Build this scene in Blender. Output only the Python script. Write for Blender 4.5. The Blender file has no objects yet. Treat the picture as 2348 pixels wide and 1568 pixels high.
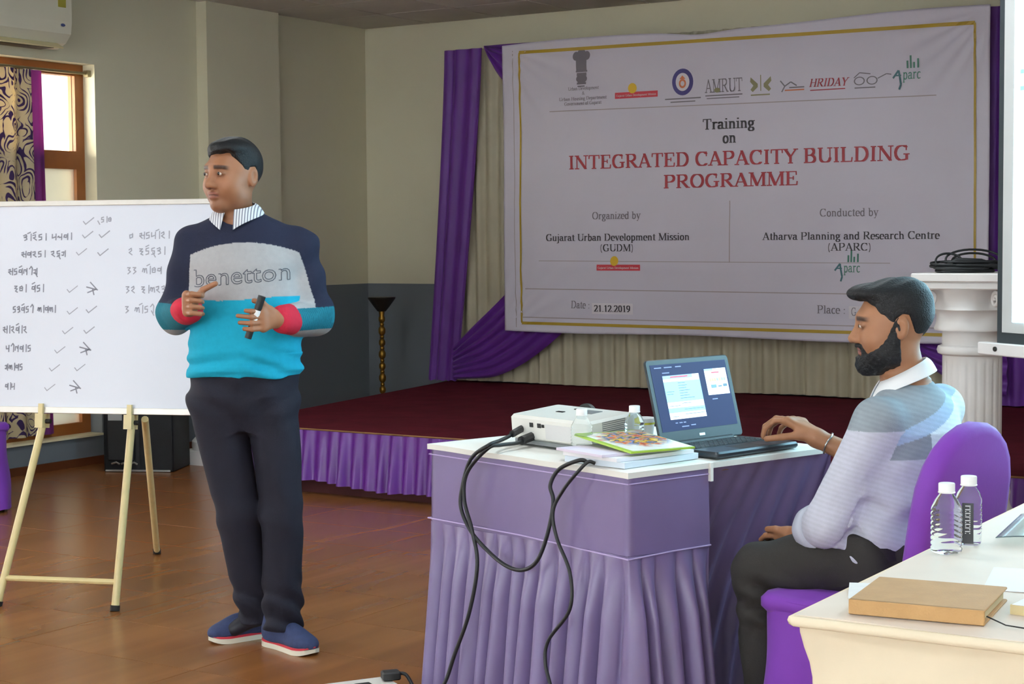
import bpy, bmesh, math, random
import numpy as np
from mathutils import Vector, Matrix

# ------------------------------------------------------------------ camera, world, lights, exposure
PI = math.pi
TH = math.radians(32.4)            # heading of the camera against the room's long axis
CT, ST = math.cos(TH), math.sin(TH)
EYE = 1.37
scene = bpy.context.scene
COL = scene.collection

def S(X, Y, Z=0.0):
    """point measured on the camera's heading (X right, Y ahead) -> room coordinates"""
    return Vector((X * CT - Y * ST, X * ST + Y * CT, Z))

def make_camera():
    ph, ro = math.atan(236 / 3900), 0.008
    fw = Vector((0, math.cos(ph), -math.sin(ph))); r = Vector((1, 0, 0)); u = r.cross(fw)
    r2 = r * math.cos(ro) - u * math.sin(ro); u2 = r * math.sin(ro) + u * math.cos(ro)
    rows = [S(*v) for v in (r2, u2, -fw)]
    m = Matrix(((rows[0].x, rows[1].x, rows[2].x), (rows[0].y, rows[1].y, rows[2].y), (rows[0].z, rows[1].z, rows[2].z)))
    cam = bpy.data.cameras.new('camera')
    cam.sensor_width = 36.0; cam.lens = 3900 / 2348 * 36.0; cam.clip_start = .05; cam.clip_end = 100
    o = bpy.data.objects.new('camera', cam)
    o.matrix_world = Matrix.Translation((0, 0, EYE)) @ m.to_4x4()
    COL.objects.link(o); scene.camera = o
make_camera()

w = bpy.data.worlds.new('daylight'); scene.world = w; w.use_nodes = True
bg = w.node_tree.nodes['Background']; bg.inputs[0].default_value = (1.0, .97, .86, 1); bg.inputs[1].default_value = 1.6

vs = scene.view_settings
vs.view_transform = 'Standard'; vs.look = 'None'; vs.gamma = 1.0; vs.exposure = 0.0; vs.use_curve_mapping = False

def area(name, loc, aim, sx, sy, power, col):
    l = bpy.data.lights.new(name, 'AREA'); l.shape = 'RECTANGLE'; l.size = sx; l.size_y = sy
    l.energy = power; l.color = col
    o = bpy.data.objects.new(name, l); COL.objects.link(o)
    o.location = loc; o.rotation_euler = (Vector(aim) - Vector(loc)).to_track_quat('-Z', 'Y').to_euler()
    return o
LEFT_X, BACK_Y, CEIL, RIGHT_X, REAR_Y = -7.8, 10.27, 2.95, 4.6, -4.2
# daylight through the windows: the left wall's (three nearer ones lie outside the picture) and the rear wall's
LEFT_WINDOWS = [(5.9, 7.526), (3.1, 4.7), (.3, 1.9), (-2.6, -1.0)]
REAR_WINDOWS = [(-6.6, -4.6), (-3.6, -1.6), (-.6, 1.4), (2.2, 4.0)]
for k, (a, b) in enumerate(LEFT_WINDOWS):
    area('window_daylight', (LEFT_X - .9, (a + b) / 2 - (.7 if k == 0 else 0), 1.5), (LEFT_X + 2, (a + b) / 2 + (1.6 if k == 0 else 0), 1.1), 1.5, 2.1, 190 if k == 0 else 90, (1, .93, .76) if k == 0 else (.97, .98, .95))
for a, b in REAR_WINDOWS:
    area('window_daylight', ((a + b) / 2, REAR_Y - .35, 1.5), ((a + b) / 2 - .4, REAR_Y + 3, 1.1), b - a, 2.0, 215, (.86, .95, 1.0))
# unseen ceiling lights, no fittings; row nearest the stage added to brighten the back
for x in (-5.6, -2.6, .4, 3.2):
    for y in (-2.4, .5, 3.4, 6.0):
        area('unseen_ceiling_light', (x, y, CEIL - .02), (x, y, 0), .6, .6, 21, (.93, .98, 1.0))

# ------------------------------------------------------------------ helpers
def lin(c):
    return tuple((v / 255 / 12.92 if v / 255 <= .04045 else ((v / 255 + .055) / 1.055) ** 2.4) for v in c)

class NT:
    def __init__(s, m): s.t = m.node_tree; s.b = s.t.nodes.get('Principled BSDF')
    def n(s, typ, **kw):
        nd = s.t.nodes.new(typ)
        for k, v in kw.items():
            if k.startswith('i_'):
                nd.inputs[k[2:].replace('_', ' ')].default_value = v
            else: setattr(nd, k, v)
        return nd
    def l(s, a, b): s.t.links.new(a, b)

MATS = {}
def mat(name, col, rough=.6, metal=0.0, var=.08, vs_=6.0, bump=0.0, bs=60.0, spec=.5, sheen=0.0, trans=0.0, emis=None, es=0.0, attr=None, coat=0.0):
    if name in MATS: return MATS[name]
    m = bpy.data.materials.new(name); m.use_nodes = True; t = NT(m); b = t.b
    c = lin(col)
    b.inputs['Roughness'].default_value = rough; b.inputs['Metallic'].default_value = metal
    b.inputs['Specular IOR Level'].default_value = spec
    if sheen: b.inputs['Sheen Weight'].default_value = sheen
    if coat: b.inputs['Coat Weight'].default_value = coat
    if trans: b.inputs['Transmission Weight'].default_value = trans
    tc = t.n('ShaderNodeTexCoord')
    src = None
    if attr:
        a = t.n('ShaderNodeVertexColor', layer_name=attr); src = a.outputs['Color']
    if var:
        nz = t.n('ShaderNodeTexNoise'); nz.inputs['Scale'].default_value = vs_; nz.inputs['Detail'].default_value = 4
        t.l(tc.outputs['Object'], nz.inputs['Vector'])
        mr = t.n('ShaderNodeMapRange'); mr.inputs[1].default_value = .25; mr.inputs[2].default_value = .75
        mr.inputs[3].default_value = 1 - var; mr.inputs[4].default_value = 1 + var
        t.l(nz.outputs['Fac'], mr.inputs[0])
        mx = t.n('ShaderNodeMix', data_type='RGBA', blend_type='MULTIPLY'); mx.inputs[0].default_value = 1
        mx.inputs[6].default_value = (*c, 1)
        if src: t.l(src, mx.inputs[6])
        t.l(mr.outputs[0], mx.inputs[7]); t.l(mx.outputs[2], b.inputs['Base Color'])
    elif src: t.l(src, b.inputs['Base Color'])
    else: b.inputs['Base Color'].default_value = (*c, 1)
    if bump:
        n2 = t.n('ShaderNodeTexNoise'); n2.inputs['Scale'].default_value = bs; n2.inputs['Detail'].default_value = 3
        t.l(tc.outputs['Object'], n2.inputs['Vector'])
        bp = t.n('ShaderNodeBump'); bp.inputs['Strength'].default_value = bump; bp.inputs['Distance'].default_value = .004
        t.l(n2.outputs['Fac'], bp.inputs['Height']); t.l(bp.outputs[0], b.inputs['Normal'])
    if emis is not None:
        b.inputs['Emission Color'].default_value = (*lin(emis), 1); b.inputs['Emission Strength'].default_value = es
    MATS[name] = m
    return m

def tag(o, label=None, cat=None, group=None, kind=None):
    if label: o['label'] = label
    if cat: o['category'] = cat
    if group: o['group'] = group
    if kind: o['kind'] = kind
    return o
def empty(name, loc=(0, 0, 0), rz=0.0, label=None, cat=None, group=None, kind=None):
    o = bpy.data.objects.new(name, None); o.empty_display_size = .1; COL.objects.link(o)
    o.location = loc; o.rotation_euler = (0, 0, rz)
    return tag(o, label, cat, group, kind)
def link_mesh(name, me, m=None, parent=None, smooth=False):
    if m is not None:
        for x in (m if isinstance(m, (list, tuple)) else [m]): me.materials.append(x)
    if smooth: me.shade_smooth()
    o = bpy.data.objects.new(name, me); COL.objects.link(o)
    if parent: o.parent = parent
    return o

class MB:
    """collects shapes for ONE mesh"""
    def __init__(s): s.v = []; s.f = []; s.mi = []
    def add(s, vs, fs, mi=0):
        k = len(s.v); s.v += [tuple(p) for p in vs]; s.f += [tuple(i + k for i in f) for f in fs]; s.mi += [mi] * len(fs); return s
    def box(s, x0, x1, y0, y1, z0, z1, mi=0, M=None):
        vs = [Vector((x, y, z)) for z in (z0, z1) for y in (y0, y1) for x in (x0, x1)]
        if M is not None: vs = [M @ v for v in vs]
        return s.add(vs, [(0, 2, 3, 1), (4, 5, 7, 6), (0, 1, 5, 4), (2, 6, 7, 3), (0, 4, 6, 2), (1, 3, 7, 5)], mi)
    def rbox(s, x0, x1, y0, y1, z0, z1, r=.01, seg=3, mi=0, M=None):
        """box with rounded vertical corners and small chamfer top/bottom"""
        c = min(r * .5, (z1 - z0) * .3)
        def ring(z, ins):
            pts = []
            for (cx, cy, a0) in ((x1 - r, y1 - r, 0), (x0 + r, y1 - r, PI / 2), (x0 + r, y0 + r, PI), (x1 - r, y0 + r, 1.5 * PI)):
                for k in range(seg + 1):
                    a = a0 + PI / 2 * k / seg; q = r - ins
                    pts.append(Vector((cx + q * math.cos(a), cy + q * math.sin(a), z)))
            return pts
        rings = [ring(z0, c), ring(z0 + c, 0), ring(z1 - c, 0), ring(z1, c)]
        n = len(rings[0]); vs = [p for q in rings for p in q]
        if M is not None: vs = [M @ v for v in vs]
        fs = [tuple(range(n - 1, -1, -1)), tuple(range(3 * n, 4 * n))]
        for k in range(3):
            for i in range(n): fs.append((k * n + i, k * n + (i + 1) % n, (k + 1) * n + (i + 1) % n, (k + 1) * n + i))
        return s.add(vs, fs, mi)
    def lathe(s, prof, seg=24, mi=0, M=None, flute=None, cap=True):
        n = seg; vs = []; fs = []
        for (r, z) in prof:
            for i in range(n):
                a = 2 * PI * i / n; q = r * (flute(a, z) if flute else 1)
                vs.append(Vector((q * math.cos(a), q * math.sin(a), z)))
        for k in range(len(prof) - 1):
            for i in range(n): fs.append((k * n + i, k * n + (i + 1) % n, (k + 1) * n + (i + 1) % n, (k + 1) * n + i))
        if cap: fs.append(tuple(range(n - 1, -1, -1))); fs.append(tuple(range((len(prof) - 1) * n, len(prof) * n)))
        if M is not None: vs = [M @ v for v in vs]
        return s.add(vs, fs, mi)
    def tube(s, pts, r, seg=8, mi=0, closed=False):
        pts = [Vector(p) for p in pts]; n = len(pts); vs = []; fs = []; up = None
        for i, p in enumerate(pts):
            d = (pts[min(i + 1, n - 1)] - pts[max(i - 1, 0)])
            if closed: d = pts[(i + 1) % n] - pts[(i - 1) % n]
            d.normalize()
            if up is None: up = d.orthogonal().normalized()
            up = (up - d * up.dot(d))
            up = up.normalized() if up.length > 1e-6 else d.orthogonal().normalized()
            q = d.cross(up); rr = r[i] if isinstance(r, (list, tuple)) else r
            for k in range(seg):
                a = 2 * PI * k / seg; vs.append(p + (up * math.cos(a) + q * math.sin(a)) * rr)
        m = n if closed else n - 1
        for i in range(m):
            j = (i + 1) % n
            for k in range(seg): fs.append((i * seg + k, i * seg + (k + 1) % seg, j * seg + (k + 1) % seg, j * seg + k))
        if not closed: fs.append(tuple(range(seg - 1, -1, -1))); fs.append(tuple(range((n - 1) * seg, n * seg)))
        return s.add(vs, fs, mi)
    def bar(s, a, b, w, h, mi=0):
        a = Vector(a); b = Vector(b); d = (b - a); L = d.length; d.normalize()
        q = d.to_track_quat('Z', 'X').to_matrix().to_4x4(); M = Matrix.Translation(a) @ q
        return s.box(-w / 2, w / 2, -h / 2, h / 2, 0, L, mi, M)
    def grid(s, nu, nv, fn, mi=0, closed_u=False, thick=0.0):
        vs = [Vector(fn(i / (nu - 1), j / (nv - 1))) for j in range(nv) for i in range(nu)]
        fs = []
        for j in range(nv - 1):
            for i in range(nu - 1): fs.append((j * nu + i, j * nu + i + 1, (j + 1) * nu + i + 1, (j + 1) * nu + i))
        if thick:
            g = np.array([tuple(v) for v in vs]).reshape(nv, nu, 3)
            du = np.gradient(g, axis=1); dv = np.gradient(g, axis=0); nn = np.cross(du, dv); nn /= np.linalg.norm(nn, axis=2, keepdims=True) + 1e-12
            b = (g - nn * thick).reshape(-1, 3); N = len(vs)
            vs = vs + [Vector(p) for p in b]
            fs += [tuple(N + i for i in reversed(f)) for f in list(fs)]
            edge = [i for i in range(nu)] + [j * nu + nu - 1 for j in range(1, nv)] + [(nv - 1) * nu + i for i in range(nu - 2, -1, -1)] + [j * nu for j in range(nv - 2, 0, -1)]
            for a, c in zip(edge, edge[1:] + edge[:1]): fs.append((c, a, a + N, c + N))
        return s.add(vs, fs, mi)
    def build(s, name, m=None, parent=None, smooth=False, angle=None, recalc=False):
        me = bpy.data.meshes.new(name); me.from_pydata(s.v, [], s.f)
        if any(s.mi): me.polygons.foreach_set('material_index', s.mi)
        if recalc:
            bm = bmesh.new(); bm.from_mesh(me); bmesh.ops.recalc_face_normals(bm, faces=bm.faces); bm.to_mesh(me); bm.free()
        o = link_mesh(name, me, m, parent)
        if smooth:
            me.shade_smooth()
            if angle: me.set_sharp_from_angle(angle=math.radians(angle))
        return o
def smooth_path(pts, n=8):
    """Catmull-Rom through points"""
    P = [Vector(p) for p in pts]; P = [P[0] * 2 - P[1]] + P + [P[-1] * 2 - P[-2]]; out = []
    for i in range(1, len(P) - 2):
        for k in range(n):
            t = k / n; a, b, c, d = P[i - 1:i + 3]
            out.append(.5 * ((2 * b) + (c - a) * t + (2 * a - 5 * b + 4 * c - d) * t * t + (3 * b - a - 3 * c + d) * t ** 3))
    out.append(P[-2]); return out
def copy_tree(o, parent=None):
    c = o.copy(); COL.objects.link(c); c.parent = parent
    for ch in list(o.children): copy_tree(ch, c)
    return c
def hull2(P):
    P = sorted(set((round(a, 6), round(b, 6)) for a, b in P))
    def half(Q):
        r = []
        for p in Q:
            while len(r) > 1 and (r[-1][0] - r[-2][0]) * (p[1] - r[-2][1]) - (r[-1][1] - r[-2][1]) * (p[0] - r[-2][0]) <= 0: r.pop()
            r.append(p)
        return r
    a, b = half(P), half(P[::-1]); return a[:-1] + b[:-1]
# ------------------------------------------------------------------ the room
def wall_paint(name, upper, lower, split):
    m = bpy.data.materials.new(name); m.use_nodes = True; t = NT(m)
    g = t.n('ShaderNodeNewGeometry'); sx = t.n('ShaderNodeSeparateXYZ'); t.l(g.outputs['Position'], sx.inputs[0])
    nz = t.n('ShaderNodeTexNoise'); nz.inputs['Scale'].default_value = 1.3; nz.inputs['Detail'].default_value = 5; t.l(g.outputs['Position'], nz.inputs['Vector'])
    gt = t.n('ShaderNodeMath', operation='GREATER_THAN'); gt.inputs[1].default_value = split; t.l(sx.outputs['Z'], gt.inputs[0])
    mx = t.n('ShaderNodeMix', data_type='RGBA'); t.l(gt.outputs[0], mx.inputs[0]); mx.inputs[6].default_value = (*lin(lower), 1); mx.inputs[7].default_value = (*lin(upper), 1)
    mr = t.n('ShaderNodeMapRange'); mr.inputs[3].default_value = .93; mr.inputs[4].default_value = 1.05; t.l(nz.outputs['Fac'], mr.inputs[0])
    mu = t.n('ShaderNodeMix', data_type='RGBA', blend_type='MULTIPLY'); mu.inputs[0].default_value = 1; t.l(mx.outputs[2], mu.inputs[6]); t.l(mr.outputs[0], mu.inputs[7])
    t.l(mu.outputs[2], t.b.inputs['Base Color'])
    t.b.inputs['Roughness'].default_value = .55; t.b.inputs['Specular IOR Level'].default_value = .35
    n2 = t.n('ShaderNodeTexNoise'); n2.inputs['Scale'].default_value = 90; t.l(g.outputs['Position'], n2.inputs['Vector'])
    bp = t.n('ShaderNodeBump'); bp.inputs['Strength'].default_value = .12; bp.inputs['Distance'].default_value = .003; t.l(n2.outputs['Fac'], bp.inputs['Height']); t.l(bp.outputs[0], t.b.inputs['Normal'])
    return m
M_WALL = wall_paint('wall_paint', (214, 208, 182), (112, 118, 124), 1.045)

def wall_boxes(lo, hi, opens, z0, z1, put):
    """boxes of a wall from lo to hi with rectangular openings"""
    c = lo
    for a, b in sorted(opens):
        put(c, a, 0, CEIL); put(a, b, 0, z0); put(a, b, z1, CEIL); c = b
    put(c, hi, 0, CEIL)
W0, W1 = .176, 2.46
b = MB(); wall_boxes(REAR_Y - .3, BACK_Y + .3, LEFT_WINDOWS, W0, W1, lambda a, c, p, q: b.box(LEFT_X - .3, LEFT_X, a, c, p, q))
b.box(LEFT_X - .01, LEFT_X + .09, 8.44, 9.17, 0, CEIL)                       # the pilaster
tag(b.build('wall_left', M_WALL), kind='structure')
b = MB(); b.box(LEFT_X, RIGHT_X, BACK_Y, BACK_Y + .3, 0, CEIL); tag(b.build('wall_back', M_WALL), kind='structure')
b = MB(); b.box(RIGHT_X, RIGHT_X + .3, REAR_Y - .3, BACK_Y + .3, 0, CEIL); tag(b.build('wall_right', M_WALL), kind='structure')
b = MB(); wall_boxes(LEFT_X, RIGHT_X, REAR_WINDOWS, .8, 2.4, lambda a, c, p, q: b.box(a, c, REAR_Y - .3, REAR_Y, p, q))
tag(b.build('wall_front', M_WALL), kind='structure')

M_CEIL = mat('ceiling_board', (196, 190, 180), rough=.85, var=.06, vs_=3, bump=.2, bs=120)
M_CGRID = mat('ceiling_grid', (150, 146, 138), rough=.7, var=0)
b = MB(); b.box(LEFT_X - .3, RIGHT_X + .3, REAR_Y - .3, BACK_Y + .3, CEIL, CEIL + .2)
ceil = tag(b.build('ceiling', M_CGRID), kind='structure')
def tile_mesh(name, w, d, h, bev):
    m = MB(); m.add([(-w, -d, 0), (w, -d, 0), (w, d, 0), (-w, d, 0), (-w + bev, -d + bev, h), (w - bev, -d + bev, h), (w - bev, d - bev, h), (-w + bev, d - bev, h)],
                    [(3, 2, 1, 0), (4, 5, 6, 7), (0, 1, 5, 4), (1, 2, 6, 5), (2, 3, 7, 6), (3, 0, 4, 7)])
    me = bpy.data.meshes.new(name); me.from_pydata(m.v, [], m.f); return me
cm = tile_mesh('ceiling_tile', .296, .296, -.008, .004); cm.flip_normals(); cm.materials.append(M_CEIL)
for i in range(8):
    for j in range(6):
        o = bpy.data.objects.new('ceiling_tile', cm); COL.objects.link(o); o.parent = ceil
        o.location = (LEFT_X + .32 + .6 * i, BACK_Y - .32 - .6 * j, CEIL)
# floor: wood-look tiles
def wood_tile(name):
    m = bpy.data.materials.new(name); m.use_nodes = True; t = NT(m)
    g = t.n('ShaderNodeNewGeometry'); oi = t.n('ShaderNodeObjectInfo')
    mp = t.n('ShaderNodeMapping'); mp.inputs['Scale'].default_value = (5, .45, 1); t.l(g.outputs['Position'], mp.inputs['Vector'])
    ad = t.n('ShaderNodeVectorMath', operation='ADD'); t.l(mp.outputs[0], ad.inputs[0]); t.l(oi.outputs['Random'], ad.inputs[1])
    nz = t.n('ShaderNodeTexNoise'); nz.inputs['Scale'].default_value = 1.6; nz.inputs['Detail'].default_value = 2.5; nz.inputs['Distortion'].default_value = .5; t.l(ad.outputs[0], nz.inputs['Vector'])
    cr = t.n('ShaderNodeValToRGB'); e = cr.color_ramp.elements
    e[0].position = .3; e[0].color = (*lin((126, 80, 42)), 1); e[1].position = .75; e[1].color = (*lin((146, 94, 50)), 1)
    x = e.new(.52); x.color = (*lin((136, 86, 45)), 1)
    t.l(nz.outputs['Fac'], cr.inputs[0])
    hs = t.n('ShaderNodeHueSaturation'); mr = t.n('ShaderNodeMapRange'); mr.inputs[3].default_value = .95; mr.inputs[4].default_value = 1.05; t.l(oi.outputs['Random'], mr.inputs[0]); t.l(mr.outputs[0], hs.inputs['Value']); t.l(cr.outputs[0], hs.inputs['Color'])
    t.l(hs.outputs[0], t.b.inputs['Base Color'])
    t.b.inputs['Roughness'].default_value = .27; t.b.inputs['Specular IOR Level'].default_value = .42
    return m
M_WOOD = wood_tile('wood_look_tile')
M_GROUT = mat('floor_joint', (84, 48, 24), rough=.7, var=.1)
b = MB(); b.box(LEFT_X - .3, RIGHT_X + .3, REAR_Y - .3, BACK_Y + .3, -.2, -.004); floor = tag(b.build('floor', M_GROUT), kind='structure')
TW, TD = .81, .405
fm = tile_mesh('floor_tile', TW / 2 - .0012, TD / 2 - .0012, .004, .0008); fm.materials.append(M_WOOD)
def floor_zone(x, y):      # tiles the photograph shows
    X = x * CT + y * ST; Y = -x * ST + y * CT
    return 4.3 < Y < 11 and -.36 * Y < X < .34 * Y and y < 7.5
rest = MB(); nx = int((RIGHT_X - LEFT_X) / TW) + 1; ny = int((BACK_Y - REAR_Y) / TD) + 1
for i in range(nx):
    for j in range(ny):
        x, y = LEFT_X + TW * (i + .5), 5.20 - TD * 23 + TD * (j + .5)
        if x + TW / 2 > RIGHT_X + .29 or not REAR_Y < y < BACK_Y: continue
        if floor_zone(x, y) :
            o = bpy.data.objects.new('floor_tile', fm); COL.objects.link(o); o.parent = floor; o.location = (x, y, -.004)
        else: rest.box(x - TW / 2 + .0015, x + TW / 2 - .0015, y - TD / 2 + .0015, y + TD / 2 - .0015, -.005, 0)
tag(rest.build('floor_tiling', M_WOOD, floor), kind='stuff')
# skirting of the same tile
M_SKIRT = mat('skirting_tile', (96, 52, 28), rough=.35, var=.15, vs_=5)
b = MB(); b.box(LEFT_X, LEFT_X + .012, REAR_Y, 8.44, 0, .05); b.box(LEFT_X + .09, LEFT_X + .102, 8.44, 9.17, 0, .05); b.box(LEFT_X, LEFT_X + .012, 9.17, BACK_Y, 0, .05)
tag(b.build('baseboard_left', M_SKIRT), kind='structure')
b = MB(); b.box(LEFT_X + .012, RIGHT_X, BACK_Y - .012, BACK_Y, 0, .05); tag(b.build('baseboard_back', M_SKIRT), kind='structure')

# windows
M_FRAME = mat('window_wood', (150, 88, 36), rough=.4, var=.15, vs_=9)
M_GLASS = mat('window_glass', (255, 255, 255), rough=.05, var=0, trans=1.0); M_GLASS.node_tree.nodes['Principled BSDF'].inputs['IOR'].default_value = 1.02
M_FROST = mat('frosted_glass', (225, 225, 215), rough=.7, var=.03, trans=.55)
M_SILL = mat('stone_sill', (226, 214, 178), rough=.35, var=.06)
def window(n, a, b_, wall, z0, z1, tz):
    e = tag(empty('window_%d' % n), kind='structure')
    def bx(p, q, r, s_, name, m, par=e, d0=.10, d1=.16):
        mb = MB()
        if wall == 'left': mb.box(LEFT_X - d1, LEFT_X - d0, p, q, r, s_)
        else: mb.box(p, q, REAR_Y - d1, REAR_Y - d0, r, s_)
        return mb.build(name, m, par)
    fw = .07
    bx(a, a + fw, z0, z1, 'frame_stile', M_FRAME); bx(b_ - fw, b_, z0, z1, 'frame_stile', M_FRAME)
    bx(a + fw, b_ - fw, z1 - fw, z1, 'frame_rail', M_FRAME); bx(a + fw, b_ - fw, z0 + .01, z0 + .01 + fw, 'frame_rail', M_FRAME)
    bx(a + fw, b_ - fw, tz, tz + .11, 'transom', M_FRAME)
    k = 3; wd = (b_ - a - 2 * fw) / k
    for i in range(k):
        p, q = a + fw + wd * i, a + fw + wd * (i + 1)
        if i: bx(p - .03, p + .03, z0 + .01 + fw, tz, 'mullion', M_FRAME); bx(p - .03, p + .03, tz + .11, z1 - fw, 'mullion', M_FRAME)
        bx(p, q, tz + .11, z1 - fw, 'pane', M_GLASS, e, .125, .131); bx(p, q, z0 + .01 + fw, tz, 'pane', M_FROST if n == 1 else M_GLASS, e, .125, .131)
    bx(a - .0, b_ + .0, z0, z0 + .012, 'sill', M_SILL, e, -.02, .10)
for n, (a, c) in enumerate(LEFT_WINDOWS): window(n + 1, a, c, 'left', W0, W1, 1.82)
for n, (a, c) in enumerate(REAR_WINDOWS): window(n + 5, a, c, 'rear', .8, 2.4, 1.8)

# ------------------------------------------------------------------ stage with carpet and skirt
SF, SB, SH = 7.17, 10.2, .35
SL0, SL1 = -6.45, -6.98                      # left edge at the front and at the back
M_CARPET = mat('maroon_carpet', (92, 26, 38), rough=.95, var=.22, vs_=7, bump=.5, bs=260, spec=.1)
M_SATIN = mat('purple_satin', (98, 32, 138), rough=.38, var=.10, vs_=8, spec=.6)
M_MAROON = mat('stage_base_board', (70, 22, 24), rough=.7, var=.15)
stage = empty('stage', (-4.5, SF, 0), label='low stage with maroon carpet top and purple satin skirt along the wall', cat='stage')
def st(p): return (p[0] + 4.5, p[1] - SF, p[2])
SR = 1.5
b = MB(); b.add([st(p) for p in ((SL0 + .02, SF + .03, 0), (SR, SF + .03, 0), (SR, SB, 0), (SL1 + .02, SB, 0), (SL0 + .02, SF + .03, SH - .012), (SR, SF + .03, SH - .012), (SR, SB, SH - .012), (SL1 + .02, SB, SH - .012))],
      [(3, 2, 1, 0), (4, 5, 6, 7), (0, 1, 5, 4), (1, 2, 6, 5), (2, 3, 7, 6), (3, 0, 4, 7)]); b.build('platform', M_MAROON, stage)
rnd = random.Random(4)
b = MB(); N = 60
def carpet(u, v):
    x0 = SL0 + (SL1 - SL0) * v; x = x0 + (SR - x0) * u; y = SF - .01 + (SB - SF + .01) * v
    return st((x, y, SH))
b.grid(80, 30, carpet, thick=.014); b.build('carpet', M_CARPET, stage, smooth=True, angle=50)
def skirt_panel(p0, p1, ztop, zbot, pleats, amp, out, seed, n=None):
    """pleated cloth hanging from the line p0-p1; out = outward unit vector"""
    rr = random.Random(seed); p0 = Vector(p0); p1 = Vector(p1); L = (p1 - p0).length; ph = [rr.uniform(-.6, .6) for _ in range(pleats + 2)]
    def f(u, v):
        k = u * pleats; i = int(min(k, pleats - 1)); w_ = ph[i] * (1 - (k - i)) + ph[i + 1] * (k - i)
        a = amp * (.25 + .75 * v ** .7) * (.5 + .5 * math.sin(2 * PI * k + w_)) * (1 + .35 * math.sin(k * 1.7 + seed))
        p = p0 + (p1 - p0) * u; z = ztop + (zbot - ztop) * v - (.014 * math.sin(u * 23 + seed) + .01 * math.sin(u * 57)) * v
        return (p.x + out[0] * (a + .02 * v), p.y + out[1] * (a + .02 * v), z)
    return f
b = MB(); b.grid(520, 10, skirt_panel(st((SL0, SF - .012, 0)), st((1.2, SF - .012, 0)), SH - .004, .055, 92, .045, (0, -1), 3)); b.build('skirt', M_SATIN, stage, smooth=True)
d = Vector((SL1 - SL0, SB - SF, 0)).normalized(); nrm = (-d.y, d.x)
b = MB(); b.grid(160, 8, skirt_panel(st((SL1 - .005, SB, 0)), st((SL0 - .012, SF - .012, 0)), SH - .004, .055, 40, .03, nrm, 9)); b.build('skirt', M_SATIN, stage, smooth=True)
M_GOLDTRIM = mat('gold_braid', (150, 110, 70), rough=.5, metal=.3, var=.1)
b = MB(); b.tube([st((SL0 - .014, SF - .014, SH)), st((-3, SF - .014, SH)), st((1.2, SF - .014, SH))], .005, 6); b.build('edge_braid', M_GOLDTRIM, stage)
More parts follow.
